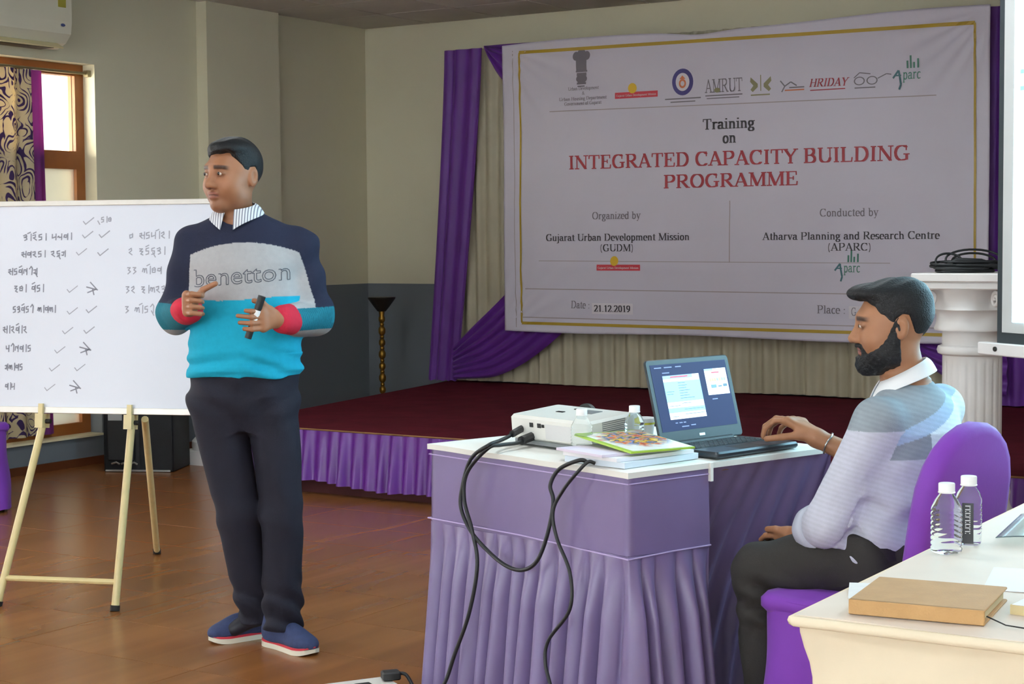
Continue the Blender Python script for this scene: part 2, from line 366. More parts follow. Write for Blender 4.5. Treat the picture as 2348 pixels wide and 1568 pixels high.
# ------------------------------------------------------------------ lettering: a broad-nib serif alphabet
def arc(cx, cy, rx, ry, a0, a1, n=10):
    return [(cx + rx * math.cos(math.radians(a0 + (a1 - a0) * i / n)), cy + ry * math.sin(math.radians(a0 + (a1 - a0) * i / n))) for i in range(n + 1)]
def stem(x, y0, y1, s0=1, s1=1, k=.13, thin=False):
    r = [('t' if thin else 'n', [(x, y0), (x, y1)])]
    if s0: r.append(('h', [(x - k, y0), (x + k, y0)]))
    if s1: r.append(('h', [(x - k * (1 if s1 == 1 else 1), y1), (x + (k if s1 == 1 else 0), y1)]))
    return r
def P(*pts): return [('n', list(pts))]
def H(*pts): return [('h', list(pts))]
def T(*pts): return [('t', list(pts))]
XH = .66
GL = {
 'I': (.46, stem(.23, 0, 1)), 'N': (.98, stem(.18, 0, 1, thin=True) + stem(.82, 0, 1, 0, 1, thin=True) + P((.18, 1), (.8, 0))),
 'T': (.86, stem(.43, 0, 1, 1, 0) + H((.08, 1), (.78, 1)) + T((.08, 1), (.07, .76)) + T((.78, 1), (.79, .76))),
 'E': (.84, stem(.2, 0, 1) + H((.2, 1), (.7, 1)) + T((.7, 1), (.71, .76)) + H((.2, .52), (.52, .52)) + T((.52, .62), (.52, .42)) + H((.2, 0), (.73, 0)) + T((.74, 0), (.76, .26))),
 'F': (.78, stem(.2, 0, 1) + H((.2, 1), (.7, 1)) + T((.7, 1), (.71, .76)) + H((.2, .52), (.52, .52)) + T((.52, .62), (.52, .42))),
 'G': (.98, P(*arc(.5, .5, .38, .5, 50, 300)) + P((.78, .4), (.78, .08)) + H((.62, .42), (.92, .42)) + T((.75, .98), (.75, .7)) + H(*arc(.5, .5, .38, .5, 270, 310, 4))),
 'R': (.92, stem(.2, 0, 1) + H((.2, 1), (.45, 1)) + P(*arc(.45, .75, .25, .25, 90, -90)) + H((.45, .5), (.2, .5)) + P((.42, .5), (.78, 0)) + H((.72, 0), (.92, 0))),
 'A': (.92, T((.12, 0), (.44, 1)) + P((.44, 1), (.78, 0)) + H((.22, .33), (.66, .33)) + H((.0, 0), (.24, 0)) + H((.64, 0), (.92, 0))),
 'D': (.96, stem(.2, 0, 1) + H((.2, 1), (.42, 1)) + P(*arc(.42, .5, .4, .5, 90, -90)) + H((.42, 0), (.2, 0))),
 'C': (.92, P(*arc(.5, .5, .38, .5, 45, 315, 14)) + T((.78, 1), (.78, .7))),
 'P': (.84, stem(.2, 0, 1) + H((.2, 1), (.45, 1)) + P(*arc(.45, .73, .27, .27, 90, -90)) + H((.45, .46), (.2, .46))),
 'B': (.88, stem(.2, 0, 1) + H((.2, 1), (.45, 1)) + P(*arc(.45, .76, .22, .24, 90, -90)) + H((.45, .52), (.2, .52)) + P(*arc(.45, .26, .28, .26, 90, -90)) + H((.45, 0), (.2, 0))),
 'Y': (.92, P((.12, 1), (.46, .45)) + T((.8, 1), (.46, .45)) + stem(.46, 0, .48, 1, 0) + H((.0, 1), (.26, 1)) + H((.68, 1), (.92, 1))),
 'U': (.96, stem(.2, .3, 1, 0, 1) + P(*arc(.5, .3, .3, .3, 180, 360)) + stem(.8, .3, 1, 0, 1, thin=True)),
 'L': (.82, stem(.2, 0, 1) + H((.2, 0), (.7, 0)) + T((.7, 0), (.73, .28))),
 'O': (.98, P(*arc(.49, .5, .37, .5, 0, 360, 22))),
 'M': (1.16, stem(.18, 0, 1, thin=True) + P((.2, 1), (.56, .05)) + T((.56, .05), (.94, 1)) + stem(.98, 0, 1)),
 'H': (.98, stem(.2, 0, 1) + stem(.78, 0, 1) + H((.2, .52), (.78, .52))),
 'J': (.6, stem(.36, .2, 1, 0, 1) + P(*arc(.2, .2, .16, .2, 0, -140, 6))),
 '&': (.96, P(*arc(.42, .78, .16, .2, -40, 220, 10)) + P((.3, .64), (.85, 0)) + P(*arc(.36, .25, .25, .25, 120, 300, 8)) + T((.5, .04), (.8, .5))),
 'a': (.62, P(*arc(.28, .46, .16, .2, 160, 20, 6)) + P((.43, .5), (.43, .1), (.55, 0)) + P(*arc(.26, .19, .17, .19, 60, 320, 10))),
 'b': (.68, stem(.17, 0, 1, 0, 2) + P(*arc(.36, .32, .2, .34, 140, -140, 12))),
 'c': (.56, P(*arc(.32, .33, .22, .34, 50, 310, 10))),
 'd': (.68, stem(.5, 0, 1, 0, 2) + P(*arc(.3, .32, .2, .34, 40, 320, 12)) + H((.5, 0), (.62, 0))),
 'e': (.58, P(*arc(.3, .33, .22, .34, 0, 310, 12)) + H((.1, .36), (.52, .36))),
 'f': (.42, stem(.2, 0, .8, 1, 0) + P(*arc(.34, .8, .14, .2, 180, 40, 6)) + H((.06, XH), (.38, XH))),
 'g': (.64, P(*arc(.28, .44, .18, .22, 0, 360, 14)) + P(*arc(.3, -.12, .22, .16, 0, 360, 14)) + P((.18, .22), (.2, .06), (.42, .04)) + H((.42, .62), (.6, .64))),
 'h': (.70, stem(.17, 0, 1, 1, 2) + P(*arc(.34, .42, .18, .24, 150, 0, 6)) + stem(.52, 0, .42, 1, 0, k=.1)),
 'i': (.36, stem(.18, 0, XH, 1, 2) + P((.18, .9), (.18, .95))),
 'j': (.36, stem(.2, -.15, XH, 0, 2) + P(*arc(.08, -.15, .12, .15, 0, -120, 5)) + P((.2, .9), (.2, .95))),
 'l': (.36, stem(.18, 0, 1, 1, 2)),
 'm': (1.06, stem(.17, 0, XH, 1, 2, k=.1) + P(*arc(.34, .42, .18, .24, 150, 0, 6)) + stem(.52, 0, .42, 1, 0, k=.1) + P(*arc(.69, .42, .18, .24, 150, 0, 6)) + stem(.87, 0, .42, 1, 0, k=.1)),
 'n': (.70, stem(.17, 0, XH, 1, 2, k=.1) + P(*arc(.34, .42, .18, .24, 150, 0, 6)) + stem(.52, 0, .42, 1, 0, k=.1)),
 'o': (.62, P(*arc(.31, .33, .21, .34, 0, 360, 16))),
 'p': (.68, stem(.17, -.3, XH, 1, 2, k=.1) + P(*arc(.36, .33, .2, .34, 140, -140, 12))),
 'r': (.52, stem(.17, 0, XH, 1, 2, k=.1) + P(*arc(.34, .42, .16, .24, 150, 50, 5))),
 's': (.50, P(*arc(.25, .49, .15, .17, 30, 250, 8)) + P(*arc(.25, .17, .16, .17, 90, -150, 8))),
 't': (.42, stem(.2, .12, .84, 0, 0) + P(*arc(.31, .12, .11, .12, 180, 300, 4)) + H((.05, XH), (.38, XH))),
 'u': (.70, stem(.17, .2, XH, 0, 2, k=.1) + P(*arc(.34, .2, .17, .2, 180, 350, 6)) + stem(.52, 0, XH, 0, 2, k=.1) + H((.52, 0), (.64, 0))),
 'v': (.64, P((.12, XH), (.33, 0)) + T((.33, 0), (.54, XH)) + H((.02, XH), (.24, XH)) + H((.42, XH), (.64, XH))),
 'y': (.64, P((.12, XH), (.33, 0)) + T((.54, XH), (.33, 0), (.22, -.28), (.08, -.26)) + H((.02, XH), (.24, XH)) + H((.42, XH), (.64, XH))),
 'z': (.56, H((.08, XH), (.48, XH)) + P((.46, XH), (.1, 0)) + H((.08, 0), (.5, 0)) + T((.5, 0), (.51, .18))),
 '0': (.62, P(*arc(.31, .5, .2, .5, 0, 360, 18))), '1': (.56, stem(.3, 0, 1, 1, 0) + T((.14, .84), (.3, .98))),
 '2': (.62, P(*arc(.3, .72, .2, .26, 160, -30, 8), (.1, .03)) + P((.1, .04), (.5, .04)) + T((.5, .04), (.54, .22))),
 '9': (.62, P(*arc(.3, .68, .2, .3, 0, 360, 14)) + P((.5, .7), (.46, .3), (.2, 0))),
 '.': (.28, P((.14, 0), (.14, .06))), ':': (.34, P((.17, 0), (.17, .06)) + P((.17, .5), (.17, .56))),
 '(': (.42, T(*arc(.42, .4, .26, .66, 120, 240, 8))), ')': (.42, T(*arc(0, .4, .26, .66, 60, -60, 8))), ' ': (.36, []),
}
def text_polys(txt, w=.15, th=.06, slant=0.0):
    """flat convex polygons of a line of text, cap height 1, baseline 0; returns (polys, width)"""
    out = []; x = 0
    for ch in txt:
        adv, strokes = GL[ch]
        for kind, pts in strokes:
            a, c = {'n': (w, th), 'h': (th, th), 't': (max(th, w * .45), th)}[kind]
            for (p, q) in zip(pts, pts[1:]):
                lo = th / 2
                cl = lambda y: y
                rect = [(u + dx * a / 2, min(max(v, lo) if v >= 0 else v, 1 - lo) + dy * c / 2) for (u, v) in (p, q) for dx in (-1, 1) for dy in (-1, 1)]
                out.append([(x + u + slant * v, v) for u, v in hull2(rect)])
        x += adv
    return out, x
def put_text(mb, txt, x0, x1, z0, cap, place, mi=0, w=.15, th=.06, slant=0.0, dz=0.0):
    """text fitted between x0 and x1 with its baseline at z0 (dz = rise to the end); place maps (x, z) to a 3-D point"""
    polys, W = text_polys(txt, w, th, slant); k = (x1 - x0) / W
    for pl in polys:
        pts = [place(x0 + u * k, z0 + v * cap + dz * u / W) for u, v in pl]
        mb.add(pts, [tuple(range(len(pts)))], mi)

# ------------------------------------------------------------------ curtains behind the banner
M_CREAM = mat('cream_satin', (178, 170, 146), rough=.5, var=.07, vs_=5, spec=.4)
M_PURPLE = mat('purple_drape', (98, 40, 140), rough=.5, var=.09, vs_=6, spec=.4, sheen=.15)
BY = 9.97
def hang(x0, x1, z0, z1, y, pleats, amp, seed, shear=0.0, hem=.02, nx=None, nz=14):
    rr = random.Random(seed); ph = [rr.uniform(-.9, .9) for _ in range(pleats + 2)]; am = [rr.uniform(.5, 1.25) for _ in range(pleats + 2)]
    def f(u, v):
        k = u * pleats; i = int(min(k, pleats - 1)); q = k - i
        a = amp * (am[i] * (1 - q) + am[i + 1] * q) * math.sin(2 * PI * k + ph[i] * (1 - q) + ph[i + 1] * q + .5 * math.sin(v * 3))
        x = x0 + (x1 - x0) * u + shear(u, v) if callable(shear) else x0 + (x1 - x0) * u + shear * v
        return (x, y - a, z1 + (z0 - z1) * v + hem * math.sin(u * 31 + seed) * v * v)
    m = MB(); m.grid(nx or pleats * 7, nz, f, thick=.003); return m
b = hang(-6.9, -1.5, .36, 2.715, 10.125, 54, .02, 5, hem=.003); o = b.build('backdrop_curtain', M_CREAM, smooth=True, angle=60)
tag(o, 'wide cream pleated curtain hung behind the banner, touching the stage carpet', 'curtain')
b = hang(-6.94, -6.62, .356, 2.712, 10.07, 3, .009, 8, shear=lambda u, v: -(.17 + .07 * u) * v ** 1.3, hem=.004, nz=20, nx=60); o = b.build('side_drape', M_PURPLE, smooth=True, angle=60)
tag(o, 'tall straight purple drape framing the cream curtain beside the grey and cream wall', 'drape')
b = hang(-3.06, -2.2, .358, 2.715, 10.075, 9, .012, 11, hem=.002, nx=90); o = b.build('side_drape', M_PURPLE, smooth=True, angle=60)
tag(o, 'tall purple drape showing between the banner edge and the projection screen', 'drape')
def swag(name, up, lo, y, folds, depth, label):
    U = smooth_path([(p[0], 0, p[1]) for p in up], 8); L = smooth_path([(p[0], 0, p[1]) for p in lo], 8)
    def at(Q, u): 
        k = u * (len(Q) - 1); i = min(int(k), len(Q) - 2); return Q[i].lerp(Q[i + 1], k - i)
    def f(u, v):
        p = at(U, u).lerp(at(L, u), v)
        return (p.x, y - depth * math.sin(PI * min(1, v)) * (.4 + .6 * u) - .012 * math.sin(folds * PI * v + 2 * u), p.z)
    m = MB(); m.grid(40, 44, f, thick=.003); o = m.build(name, M_PURPLE, smooth=True, angle=60); tag(o, label, 'drape'); return o
swag('swag', [(-6.86, .60), (-6.7, .74), (-6.41, .985), (-6.15, 1.25)], [(-6.86, .375), (-6.72, .385), (-6.5, .41), (-6.25, .52), (-5.98, .71), (-5.7, .95)], 10.03, 13, .018, 'purple swag gathered to one side below the banner corner near the gold stand')
swag('swag', [(-6.57, 2.716), (-6.3, 2.716), (-5.9, 2.716)], [(-6.565, 2.70), (-6.52, 2.60), (-6.41, 2.46), (-6.1, 2.25), (-5.8, 2.2)], 10.03, 7, .012, 'short purple swag at the top corner of the cream curtain')
swag('swag', [(-2.9, 1.0), (-3.2, .9), (-3.5, .82), (-3.8, .8)], [(-2.9, .42), (-3.1, .44), (-3.35, .56), (-3.6, .74), (-3.85, .79)], 10.03, 11, .015, 'purple swag behind the white column below the banner')

# ------------------------------------------------------------------ the banner
M_BAN = mat('banner_vinyl', (212, 207, 222), rough=.38, var=.03, vs_=2, spec=.45)
BX0, BX1, BZ0, BZ1 = -6.385, -3.0, .735, 2.70
def bw(x, z):
    """waviness of the sheet (metres towards the room)"""
    d = 0
    for cx, cz, s in ((BX0, BZ1, 1), (BX1, BZ1, -1), (BX1, BZ0, -1), (BX0, BZ0, 1)):
        dx, dz = (x - cx) * s, abs(z - cz); r = math.hypot(dx, dz) + .02; a = math.atan2(dz, dx)
        d += .0055 * math.sin(a * 26 + 2.5 * r) * math.exp(-r / .95) * min(1, r / .25)
    d += .0035 * math.sin(2.1 * x + 5.2 * z + 1.3 * math.sin(1.7 * x)) + .002 * math.sin(7 * x - 4 * z)
    for zz in (1.165, 1.62): d += .003 * math.exp(-((z - zz - .01 * math.sin(3 * x)) / .03) ** 2)
    return d
def top_edge(x):
    u = (x - BX0) / (BX1 - BX0); return BZ1 + .012 * math.sin(u * 9) - .035 * math.exp(-((u - .44) / .06) ** 2) * .6 + .01 * u
def bplace(off): return lambda x, z: (x, BY - bw(x, z) - off, z)
def bsheet(u, v):
    x = BX0 + (BX1 - BX0) * u; z0, z1 = BZ0 - .018 * u - .006 * math.sin(u * 11), top_edge(x); z = z1 + (z0 - z1) * v
    return (x, BY - bw(x, z), z)
banner = empty('event_banner', (-4.7, BY, BZ0), label='large white printed event banner with red title hung on the stage backdrop', cat='banner')
def badd(mb, name, m):
    mb.v = [(p[0] + 4.7, p[1] - BY, p[2] - BZ0) for p in mb.v]
    return mb.build(name, m, banner)
b = MB(); b.grid(240, 140, bsheet, thick=.0015); o = badd(b, 'sheet', M_BAN); o.data.shade_smooth()
PRINT = {k: mat('print_' + k, c, rough=.45, var=.04, vs_=3) for k, c in dict(red=(168, 44, 58), dark=(62, 58, 66), grey=(118, 112, 122), gold=(176, 146, 40), rose=(206, 58, 74), yellow=(222, 180, 40), blue=(66, 58, 128), green=(70, 130, 112), olive=(140, 136, 100), white=(226, 220, 228), line=(168, 156, 160), orange=(206, 116, 74), teal=(60, 110, 120)).items()}
def strip(mb, pts, wd, off=.003, n=14, mi=0):
    """printed line along points, width wd"""
    pl = bplace(off)
    for (a, c) in zip(pts, pts[1:]):
        L = math.hypot(c[0] - a[0], c[1] - a[1]); k = max(1, int(L / .03)); px, pz = -(c[1] - a[1]) / L * wd / 2, (c[0] - a[0]) / L * wd / 2
        for i in range(k):
            p = (a[0] + (c[0] - a[0]) * i / k, a[1] + (c[1] - a[1]) * i / k); q = (a[0] + (c[0] - a[0]) * (i + 1) / k, a[1] + (c[1] - a[1]) * (i + 1) / k)
            mb.add([pl(p[0] + px, p[1] + pz), pl(q[0] + px, q[1] + pz), pl(q[0] - px, q[1] - pz), pl(p[0] - px, p[1] - pz)], [(3, 2, 1, 0)], mi)
def disc(mb, cx, cz, rx, rz, off=.003, r0=0.0, n=28, mi=0, a0=0, a1=360):
    pl = bplace(off); P_ = arc(cx, cz, rx, rz, a0, a1, n); Q = arc(cx, cz, rx * r0, rz * r0, a0, a1, n)
    for i in range(n): mb.add([pl(*P_[i]), pl(*P_[i + 1]), pl(*Q[i + 1]), pl(*Q[i])], [(0, 1, 2, 3)], mi)
def poly(mb, pts, off=.003, mi=0):
    pl = bplace(off); mb.add([pl(*p) for p in pts], [tuple(range(len(pts)))], mi)
def bar_(mb, x0, x1, z0, z1, off=.003, mi=0): strip(mb, [(x0, (z0 + z1) / 2), (x1, (z0 + z1) / 2)], z1 - z0, off, mi=mi)
TX = bplace(.0045)
def line(name, m, rows):
    for r in rows:
        kw = dict(r[5]) if len(r) > 5 else {}; dz = kw.pop('dz', 0.0); adv = [GL[c][0] for c in r[0]]; W = sum(adv); k = (r[2] - r[1]) / W; i = 0
        for wd in r[0].split(' '):                       # one part for each word
            a, c = sum(adv[:i]), sum(adv[:i + len(wd)]); mb = MB(); put_text(mb, wd, r[1] + a * k, r[1] + c * k, r[3] + dz * a / W, r[4], TX, dz=dz * (c - a) / W, **kw); badd(mb, name, PRINT[m]); i += len(wd) + 1
b = MB(); fr = [(-6.245, 2.645), (-3.09, 2.615), (-3.075, .775), (-6.245, .79), (-6.245, 2.645)]; strip(b, fr[:2], .022, .005); strip(b, fr[1:3], .014, .005); strip(b, fr[2:4], .02, .005); strip(b, fr[3:], .014, .005); badd(b, 'gold_border', PRINT['gold'])
def lines(name, m, L):
    for pts, wd in L:
        b = MB(); strip(b, pts, wd); badd(b, name, PRINT[m])
lines('inner_border', 'line', [([(-6.30, 2.66), (-6.29, .76)], .005), ([(-6.235, .83), (-3.1, .815)], .006)])
lines('ruled_line', 'line', [([(-6.01, 2.232), (-3.32, 2.205)], .006), ([(-4.667, 1.604), (-4.669, 1.208)], .006), ([(-6.1, 1.219), (-3.6, 1.205)], .004), ([(-6.213, 1.027), (-3.12, 1.012)], .006)])
line('printed_title', 'red', [('INTEGRATED CAPACITY BUILDING', -5.862, -3.478, 1.836, .092, dict(dz=-.012, w=.17, th=.07)), ('PROGRAMME', -5.142, -4.197, 1.692, .088, dict(w=.17, th=.07))])
line('printed_heading', 'dark', [('Training', -4.858, -4.492, 2.062, .068, dict(w=.17, th=.08)), ('on', -4.718, -4.622, 1.972, .068, dict(w=.17, th=.08))])
line('printed_text', 'grey', [('Organized by', -5.682, -5.308, 1.498, .048, dict(w=.13)), ('Conducted by', -4.057, -3.675, 1.494, .048, dict(w=.13)), ('Date :', -5.85, -5.70, .898, .05, dict(w=.13)), ('Place :', -4.07, -3.88, .893, .05, dict(w=.13))])
line('printed_names', 'dark', [('Gujarat Urban Development Mission', -6.043, -4.95, 1.354, .047, dict(w=.16)), ('(GUDM)', -5.62, -5.361, 1.283, .047, dict(w=.16)), ('Atharva Planning and Research Centre', -4.438, -3.291, 1.351, .047, dict(w=.16)), ('(APARC)', -4.007, -3.718, 1.282, .047, dict(w=.16))])
b = MB(); bar_(b, -5.685, -5.372, .862, .935, .0035); badd(b, 'paper_patch', PRINT['white'])
b = MB(); bar_(b, -3.86, -3.4, .862, .94, .0035); badd(b, 'paper_patch', PRINT['white'])
b = MB(); put_text(b, '21.12.2019', -5.668, -5.388, .878, .044, bplace(.006), w=.16); badd(b, 'printed_date', PRINT['dark'])
b = MB(); put_text(b, 'G', -3.845, -3.81, .882, .05, bplace(.006), w=.1); badd(b, 'printed_place', PRINT['grey'])
# the row of emblems
b = MB()
disc(b, -5.755, 2.603, .034, .036); disc(b, -5.796, 2.592, .026, .030); disc(b, -5.714, 2.592, .026, .030)
strip(b, [(-5.755, 2.49), (-5.755, 2.60)], .082, .004); bar_(b, -5.80, -5.71, 2.484, 2.495); bar_(b, -5.793, -5.717, 2.458, 2.48); disc(b, -5.755, 2.44, .042, .03, .003)
bar_(b, -5.79, -5.72, 2.402, 2.416); bar_(b, -5.785, -5.73, 2.386, 2.394)
put_text(b, 'Urban Development', -5.86, -5.62, 2.365, .022, TX); put_text(b, '&', -5.75, -5.73, 2.332, .022, TX); put_text(b, 'Urban Housing Department', -5.93, -5.56, 2.298, .022, TX); put_text(b, 'Government of Gujarat', -5.89, -5.60, 2.266, .022, TX)
badd(b, 'lion_emblem', PRINT['grey'])
def gudm(x0, x1, z, r):
    b = MB(); bar_(b, x0, x1, z - .026, z + .014); badd(b, 'red_logo_bar', PRINT['rose'])
    b = MB(); disc(b, x0 + (x1 - x0) * .41, z + .038, r, r * 1.05, .0035); badd(b, 'yellow_logo_sun', PRINT['yellow'])
    b = MB(); put_text(b, 'Gujarat Urban Development Mission', x0 + .01, x1 - .01, z - .014, .014, bplace(.005)); badd(b, 'logo_lettering', PRINT['white'])
gudm(-5.499, -5.184, 2.318, .032); gudm(-5.645, -5.314, 1.180, .031)
b = MB(); disc(b, -5.0, 2.376, .077, .086); badd(b, 'round_blue_seal', PRINT['blue'])
b = MB(); disc(b, -5.0, 2.376, .05, .058, .0045); badd(b, 'seal_centre', PRINT['white'])
b = MB(); disc(b, -5.0, 2.366, .026, .03, .006, .55); poly(b, [(-5.022, 2.395), (-5.0, 2.418), (-4.978, 2.395)], .006); badd(b, 'seal_figure', PRINT['orange'])
b = MB(); bar_(b, -5.13, -4.87, 2.266, 2.274); bar_(b, -5.09, -4.91, 2.246, 2.253)
# green and blue letters, butterfly, running figure, spectacles
badd(b, 'seal_caption', PRINT['grey'])
b = MB(); put_text(b, 'AMRUT', -4.838, -4.575, 2.296, .085, TX, w=.11, th=.07); badd(b, 'lettered_logo', PRINT['grey'])
b = MB(); bar_(b, -4.838, -4.578, 2.274, 2.281); bar_(b, -4.828, -4.60, 2.257, 2.263); badd(b, 'logo_caption', PRINT['grey'])
b = MB()
for s in (-1, 1):
    poly(b, [(-4.452 + s * .02, 2.335), (-4.452 + s * .068, 2.378), (-4.452 + s * .072, 2.35), (-4.452 + s * .05, 2.325), (-4.452 + s * .07, 2.30), (-4.452 + s * .055, 2.285), (-4.452 + s * .02, 2.315)][::s])
strip(b, [(-4.452, 2.29), (-4.452, 2.39)], .006); bar_(b, -4.52, -4.39, 2.262, 2.27); badd(b, 'butterfly_logo', PRINT['olive'])
b = MB(); disc(b, -4.752, 2.31, .022, .015, .0055); badd(b, 'leaf_logo', PRINT['olive'])
b = MB(); strip(b, [(-4.32, 2.345), (-4.29, 2.31), (-4.31, 2.275)], .008); strip(b, [(-4.29, 2.31), (-4.25, 2.335), (-4.21, 2.31)], .008); bar_(b, -4.26, -4.16, 2.296, 2.304); badd(b, 'figure_logo', PRINT['grey'])
b = MB(); bar_(b, -4.29, -4.16, 2.28, 2.288); badd(b, 'figure_logo_line', PRINT['orange'])
b = MB(); put_text(b, 'HRIDAY', -4.129, -3.875, 2.296, .05, TX, w=.15, slant=.22, dz=-.004); bar_(b, -4.12, -3.89, 2.272, 2.278); badd(b, 'red_logo_name', PRINT['red'])
b = MB(); disc(b, -3.80, 2.315, .035, .026, .003, .78); disc(b, -3.72, 2.315, .035, .026, .003, .78); strip(b, [(-3.835, 2.335), (-3.80, 2.365), (-3.73, 2.355)], .006); strip(b, [(-3.685, 2.325), (-3.63, 2.35), (-3.60, 2.345)], .006); bar_(b, -3.83, -3.70, 2.27, 2.277); badd(b, 'spectacles_logo', PRINT['grey'])
def aparc(x, z, k):
    b = MB(); strip(b, [(x, z + .02 * k), (x + .035 * k, z + .065 * k), (x + .05 * k, z - .02 * k), (x + .04 * k, z - .05 * k)], .012 * k); strip(b, [(x + .01 * k, z + .035 * k), (x + .05 * k, z + .035 * k)], .008 * k)
    badd(b, 'name_logo_mark', PRINT['teal'])
    b = MB(); put_text(b, 'parc', x + .06 * k, x + .175 * k, z + .01 * k, .06 * k, TX, w=.12)
    for q, h in ((.085, .12), (.105, .15), (.125, .11), (.15, .13)): bar_(b, x + q * k, x + (q + .012) * k, z + .075 * k, z + h * k)
    badd(b, 'name_logo_text', PRINT['green'])
aparc(-3.59, 2.30, 1.0); aparc(-3.955, 1.14, .95)

# ------------------------------------------------------------------ ornate gold stand by the wall
M_GOLD = mat('aged_gold', (150, 112, 40), rough=.35, metal=.75, var=.25, vs_=30); M_BRONZE = mat('dark_bronze', (46, 40, 32), rough=.5, metal=.4, var=.1)
g = empty('ornate_stand', (-7.325, 9.80, 0), label='slim ornate gold pedestal stand with flat dark top near the corner', cat='stand')
b = MB(); b.lathe([(.03, .86), (.05, .885), (.095, .945), (.10, .952), (.10, .962)], 24); b.build('dish_top', M_BRONZE, g, smooth=True, angle=40)
pr = [(.028, .1)]
z = .1; k = 0
for seg_h, r in ([(.05, .023), (.03, .015), (.06, .025), (.03, .016)] * 5):
    if z + seg_h > .86: break
    pr += [(r * .75, z + .004), (r, z + seg_h * .3), (r, z + seg_h * .7), (r * .75, z + seg_h - .004)]; z += seg_h
pr.append((.022, .87))
b = MB(); b.lathe(pr, 16); b.build('turned_shaft', M_GOLD, g, smooth=True, angle=40)
b = MB(); b.lathe([(.13, 0), (.13, .02), (.10, .04), (.05, .07), (.028, .11)], 24); b.build('foot', M_BRONZE, g, smooth=True, angle=40)
# ------------------------------------------------------------------ things along the left wall
# patterned curtain in the window recess
def scroll_print(name):
    m = bpy.data.materials.new(name); m.use_nodes = True; t = NT(m)
    tc = t.n('ShaderNodeTexCoord'); mp = t.n('ShaderNodeMapping'); mp.inputs['Scale'].default_value = (1, 1, .7); t.l(tc.outputs['Object'], mp.inputs[0])
    nz = t.n('ShaderNodeTexNoise'); nz.inputs['Scale'].default_value = 5; t.l(mp.outputs[0], nz.inputs['Vector'])
    ad = t.n('ShaderNodeMix', data_type='RGBA'); ad.inputs[0].default_value = .16; t.l(mp.outputs[0], ad.inputs[6]); t.l(nz.outputs['Color'], ad.inputs[7])
    vo = t.n('ShaderNodeTexVoronoi', feature='F1'); vo.inputs['Scale'].default_value = 12; t.l(ad.outputs[2], vo.inputs['Vector'])
    sn = t.n('ShaderNodeMath', operation='SINE'); mu = t.n('ShaderNodeMath', operation='MULTIPLY'); mu.inputs[1].default_value = 34; t.l(vo.outputs['Distance'], mu.inputs[0]); t.l(mu.outputs[0], sn.inputs[0])
    n2 = t.n('ShaderNodeTexNoise'); n2.inputs['Scale'].default_value = 11; t.l(tc.outputs['Object'], n2.inputs['Vector'])
    s2 = t.n('ShaderNodeMath', operation='ADD'); t.l(sn.outputs[0], s2.inputs[0]); m2 = t.n('ShaderNodeMapRange'); m2.inputs[1].default_value = .3; m2.inputs[2].default_value = .7; m2.inputs[3].default_value = -.9; m2.inputs[4].default_value = .9; t.l(n2.outputs['Fac'], m2.inputs[0]); t.l(m2.outputs[0], s2.inputs[1])
    cr = t.n('ShaderNodeValToRGB'); e = cr.color_ramp.elements; e[0].position = .5; e[0].color = (*lin((214, 200, 168)), 1); e[1].position = .62; e[1].color = (*lin((76, 52, 104)), 1)
    mr = t.n('ShaderNodeMapRange'); mr.inputs[1].default_value = -1; mr.inputs[2].default_value = 1.6; t.l(s2.outputs[0], mr.inputs[0]); t.l(mr.outputs[0], cr.inputs[0]); t.l(cr.outputs[0], t.b.inputs['Base Color'])
    t.b.inputs['Roughness'].default_value = .8; t.b.inputs['Transmission Weight'].default_value = .0
    tr = t.n('ShaderNodeBsdfTranslucent'); t.l(cr.outputs[0], tr.inputs['Color']); mxs = t.n('ShaderNodeMixShader'); mxs.inputs[0].default_value = .45
    out = t.t.nodes['Material Output']; t.l(t.b.outputs[0], mxs.inputs[1]); t.l(tr.outputs[0], mxs.inputs[2]); t.l(mxs.outputs[0], out.inputs[0])
    return m
M_SCROLL = scroll_print('scroll_print')
def translucent(m, f):
    t = NT(m); tr = t.n('ShaderNodeBsdfTranslucent'); tr.inputs[0].default_value = (*lin((176, 96, 160)), 1); mx = t.n('ShaderNodeMixShader'); mx.inputs[0].default_value = f
    t.l(t.b.outputs[0], mx.inputs[1]); t.l(tr.outputs[0], mx.inputs[2]); t.l(mx.outputs[0], t.t.nodes['Material Output'].inputs[0]); return m
M_BORDER = translucent(mat('curtain_border', (118, 60, 140), rough=.7, var=.06), .55)
cur = empty('window_curtain', (LEFT_X - .05, 6.5, .2), label='cream window curtain with purple scroll print and plain purple border', cat='curtain')
def wallsheet(y0, y1, z0, z1, x, pl, amp, seed, slope=0):
    rr = random.Random(seed); ph = rr.uniform(0, 6)
    f = lambda u, v: (x + amp * math.sin(2 * PI * pl * u + ph + .6 * math.sin(3 * v)), y0 + (y1 - y0) * u + slope * v, z1 + (z0 - z1) * v)
    m = MB(); m.grid(max(12, int(pl * 12)), 16, f, thick=.002); m.v = [(p[0] - LEFT_X + .05, p[1] - 6.5, p[2] - .2) for p in m.v]; return m
wallsheet(6.0, 7.045, .215, 2.395, LEFT_X - .05, 7, .022, 3, .03).build('printed_panel', M_SCROLL, cur, smooth=True, angle=60)
wallsheet(7.045, 7.15, .215, 2.395, LEFT_X - .045, 1.2, .012, 5, .03).build('purple_border', M_BORDER, cur, smooth=True, angle=60)
M_STEEL = mat('rod_steel', (150, 140, 110), rough=.35, metal=.8, var=.05)
rod = empty('curtain_rod', (LEFT_X - .05, 6.6, 2.405), label='thin metal curtain rod across the top of the window recess', cat='curtain rod')
b = MB(); b.tube([(0, -.72, 0), (0, .9, 0)], .009, 10); b.build('bar', M_STEEL, rod, smooth=True, angle=40)
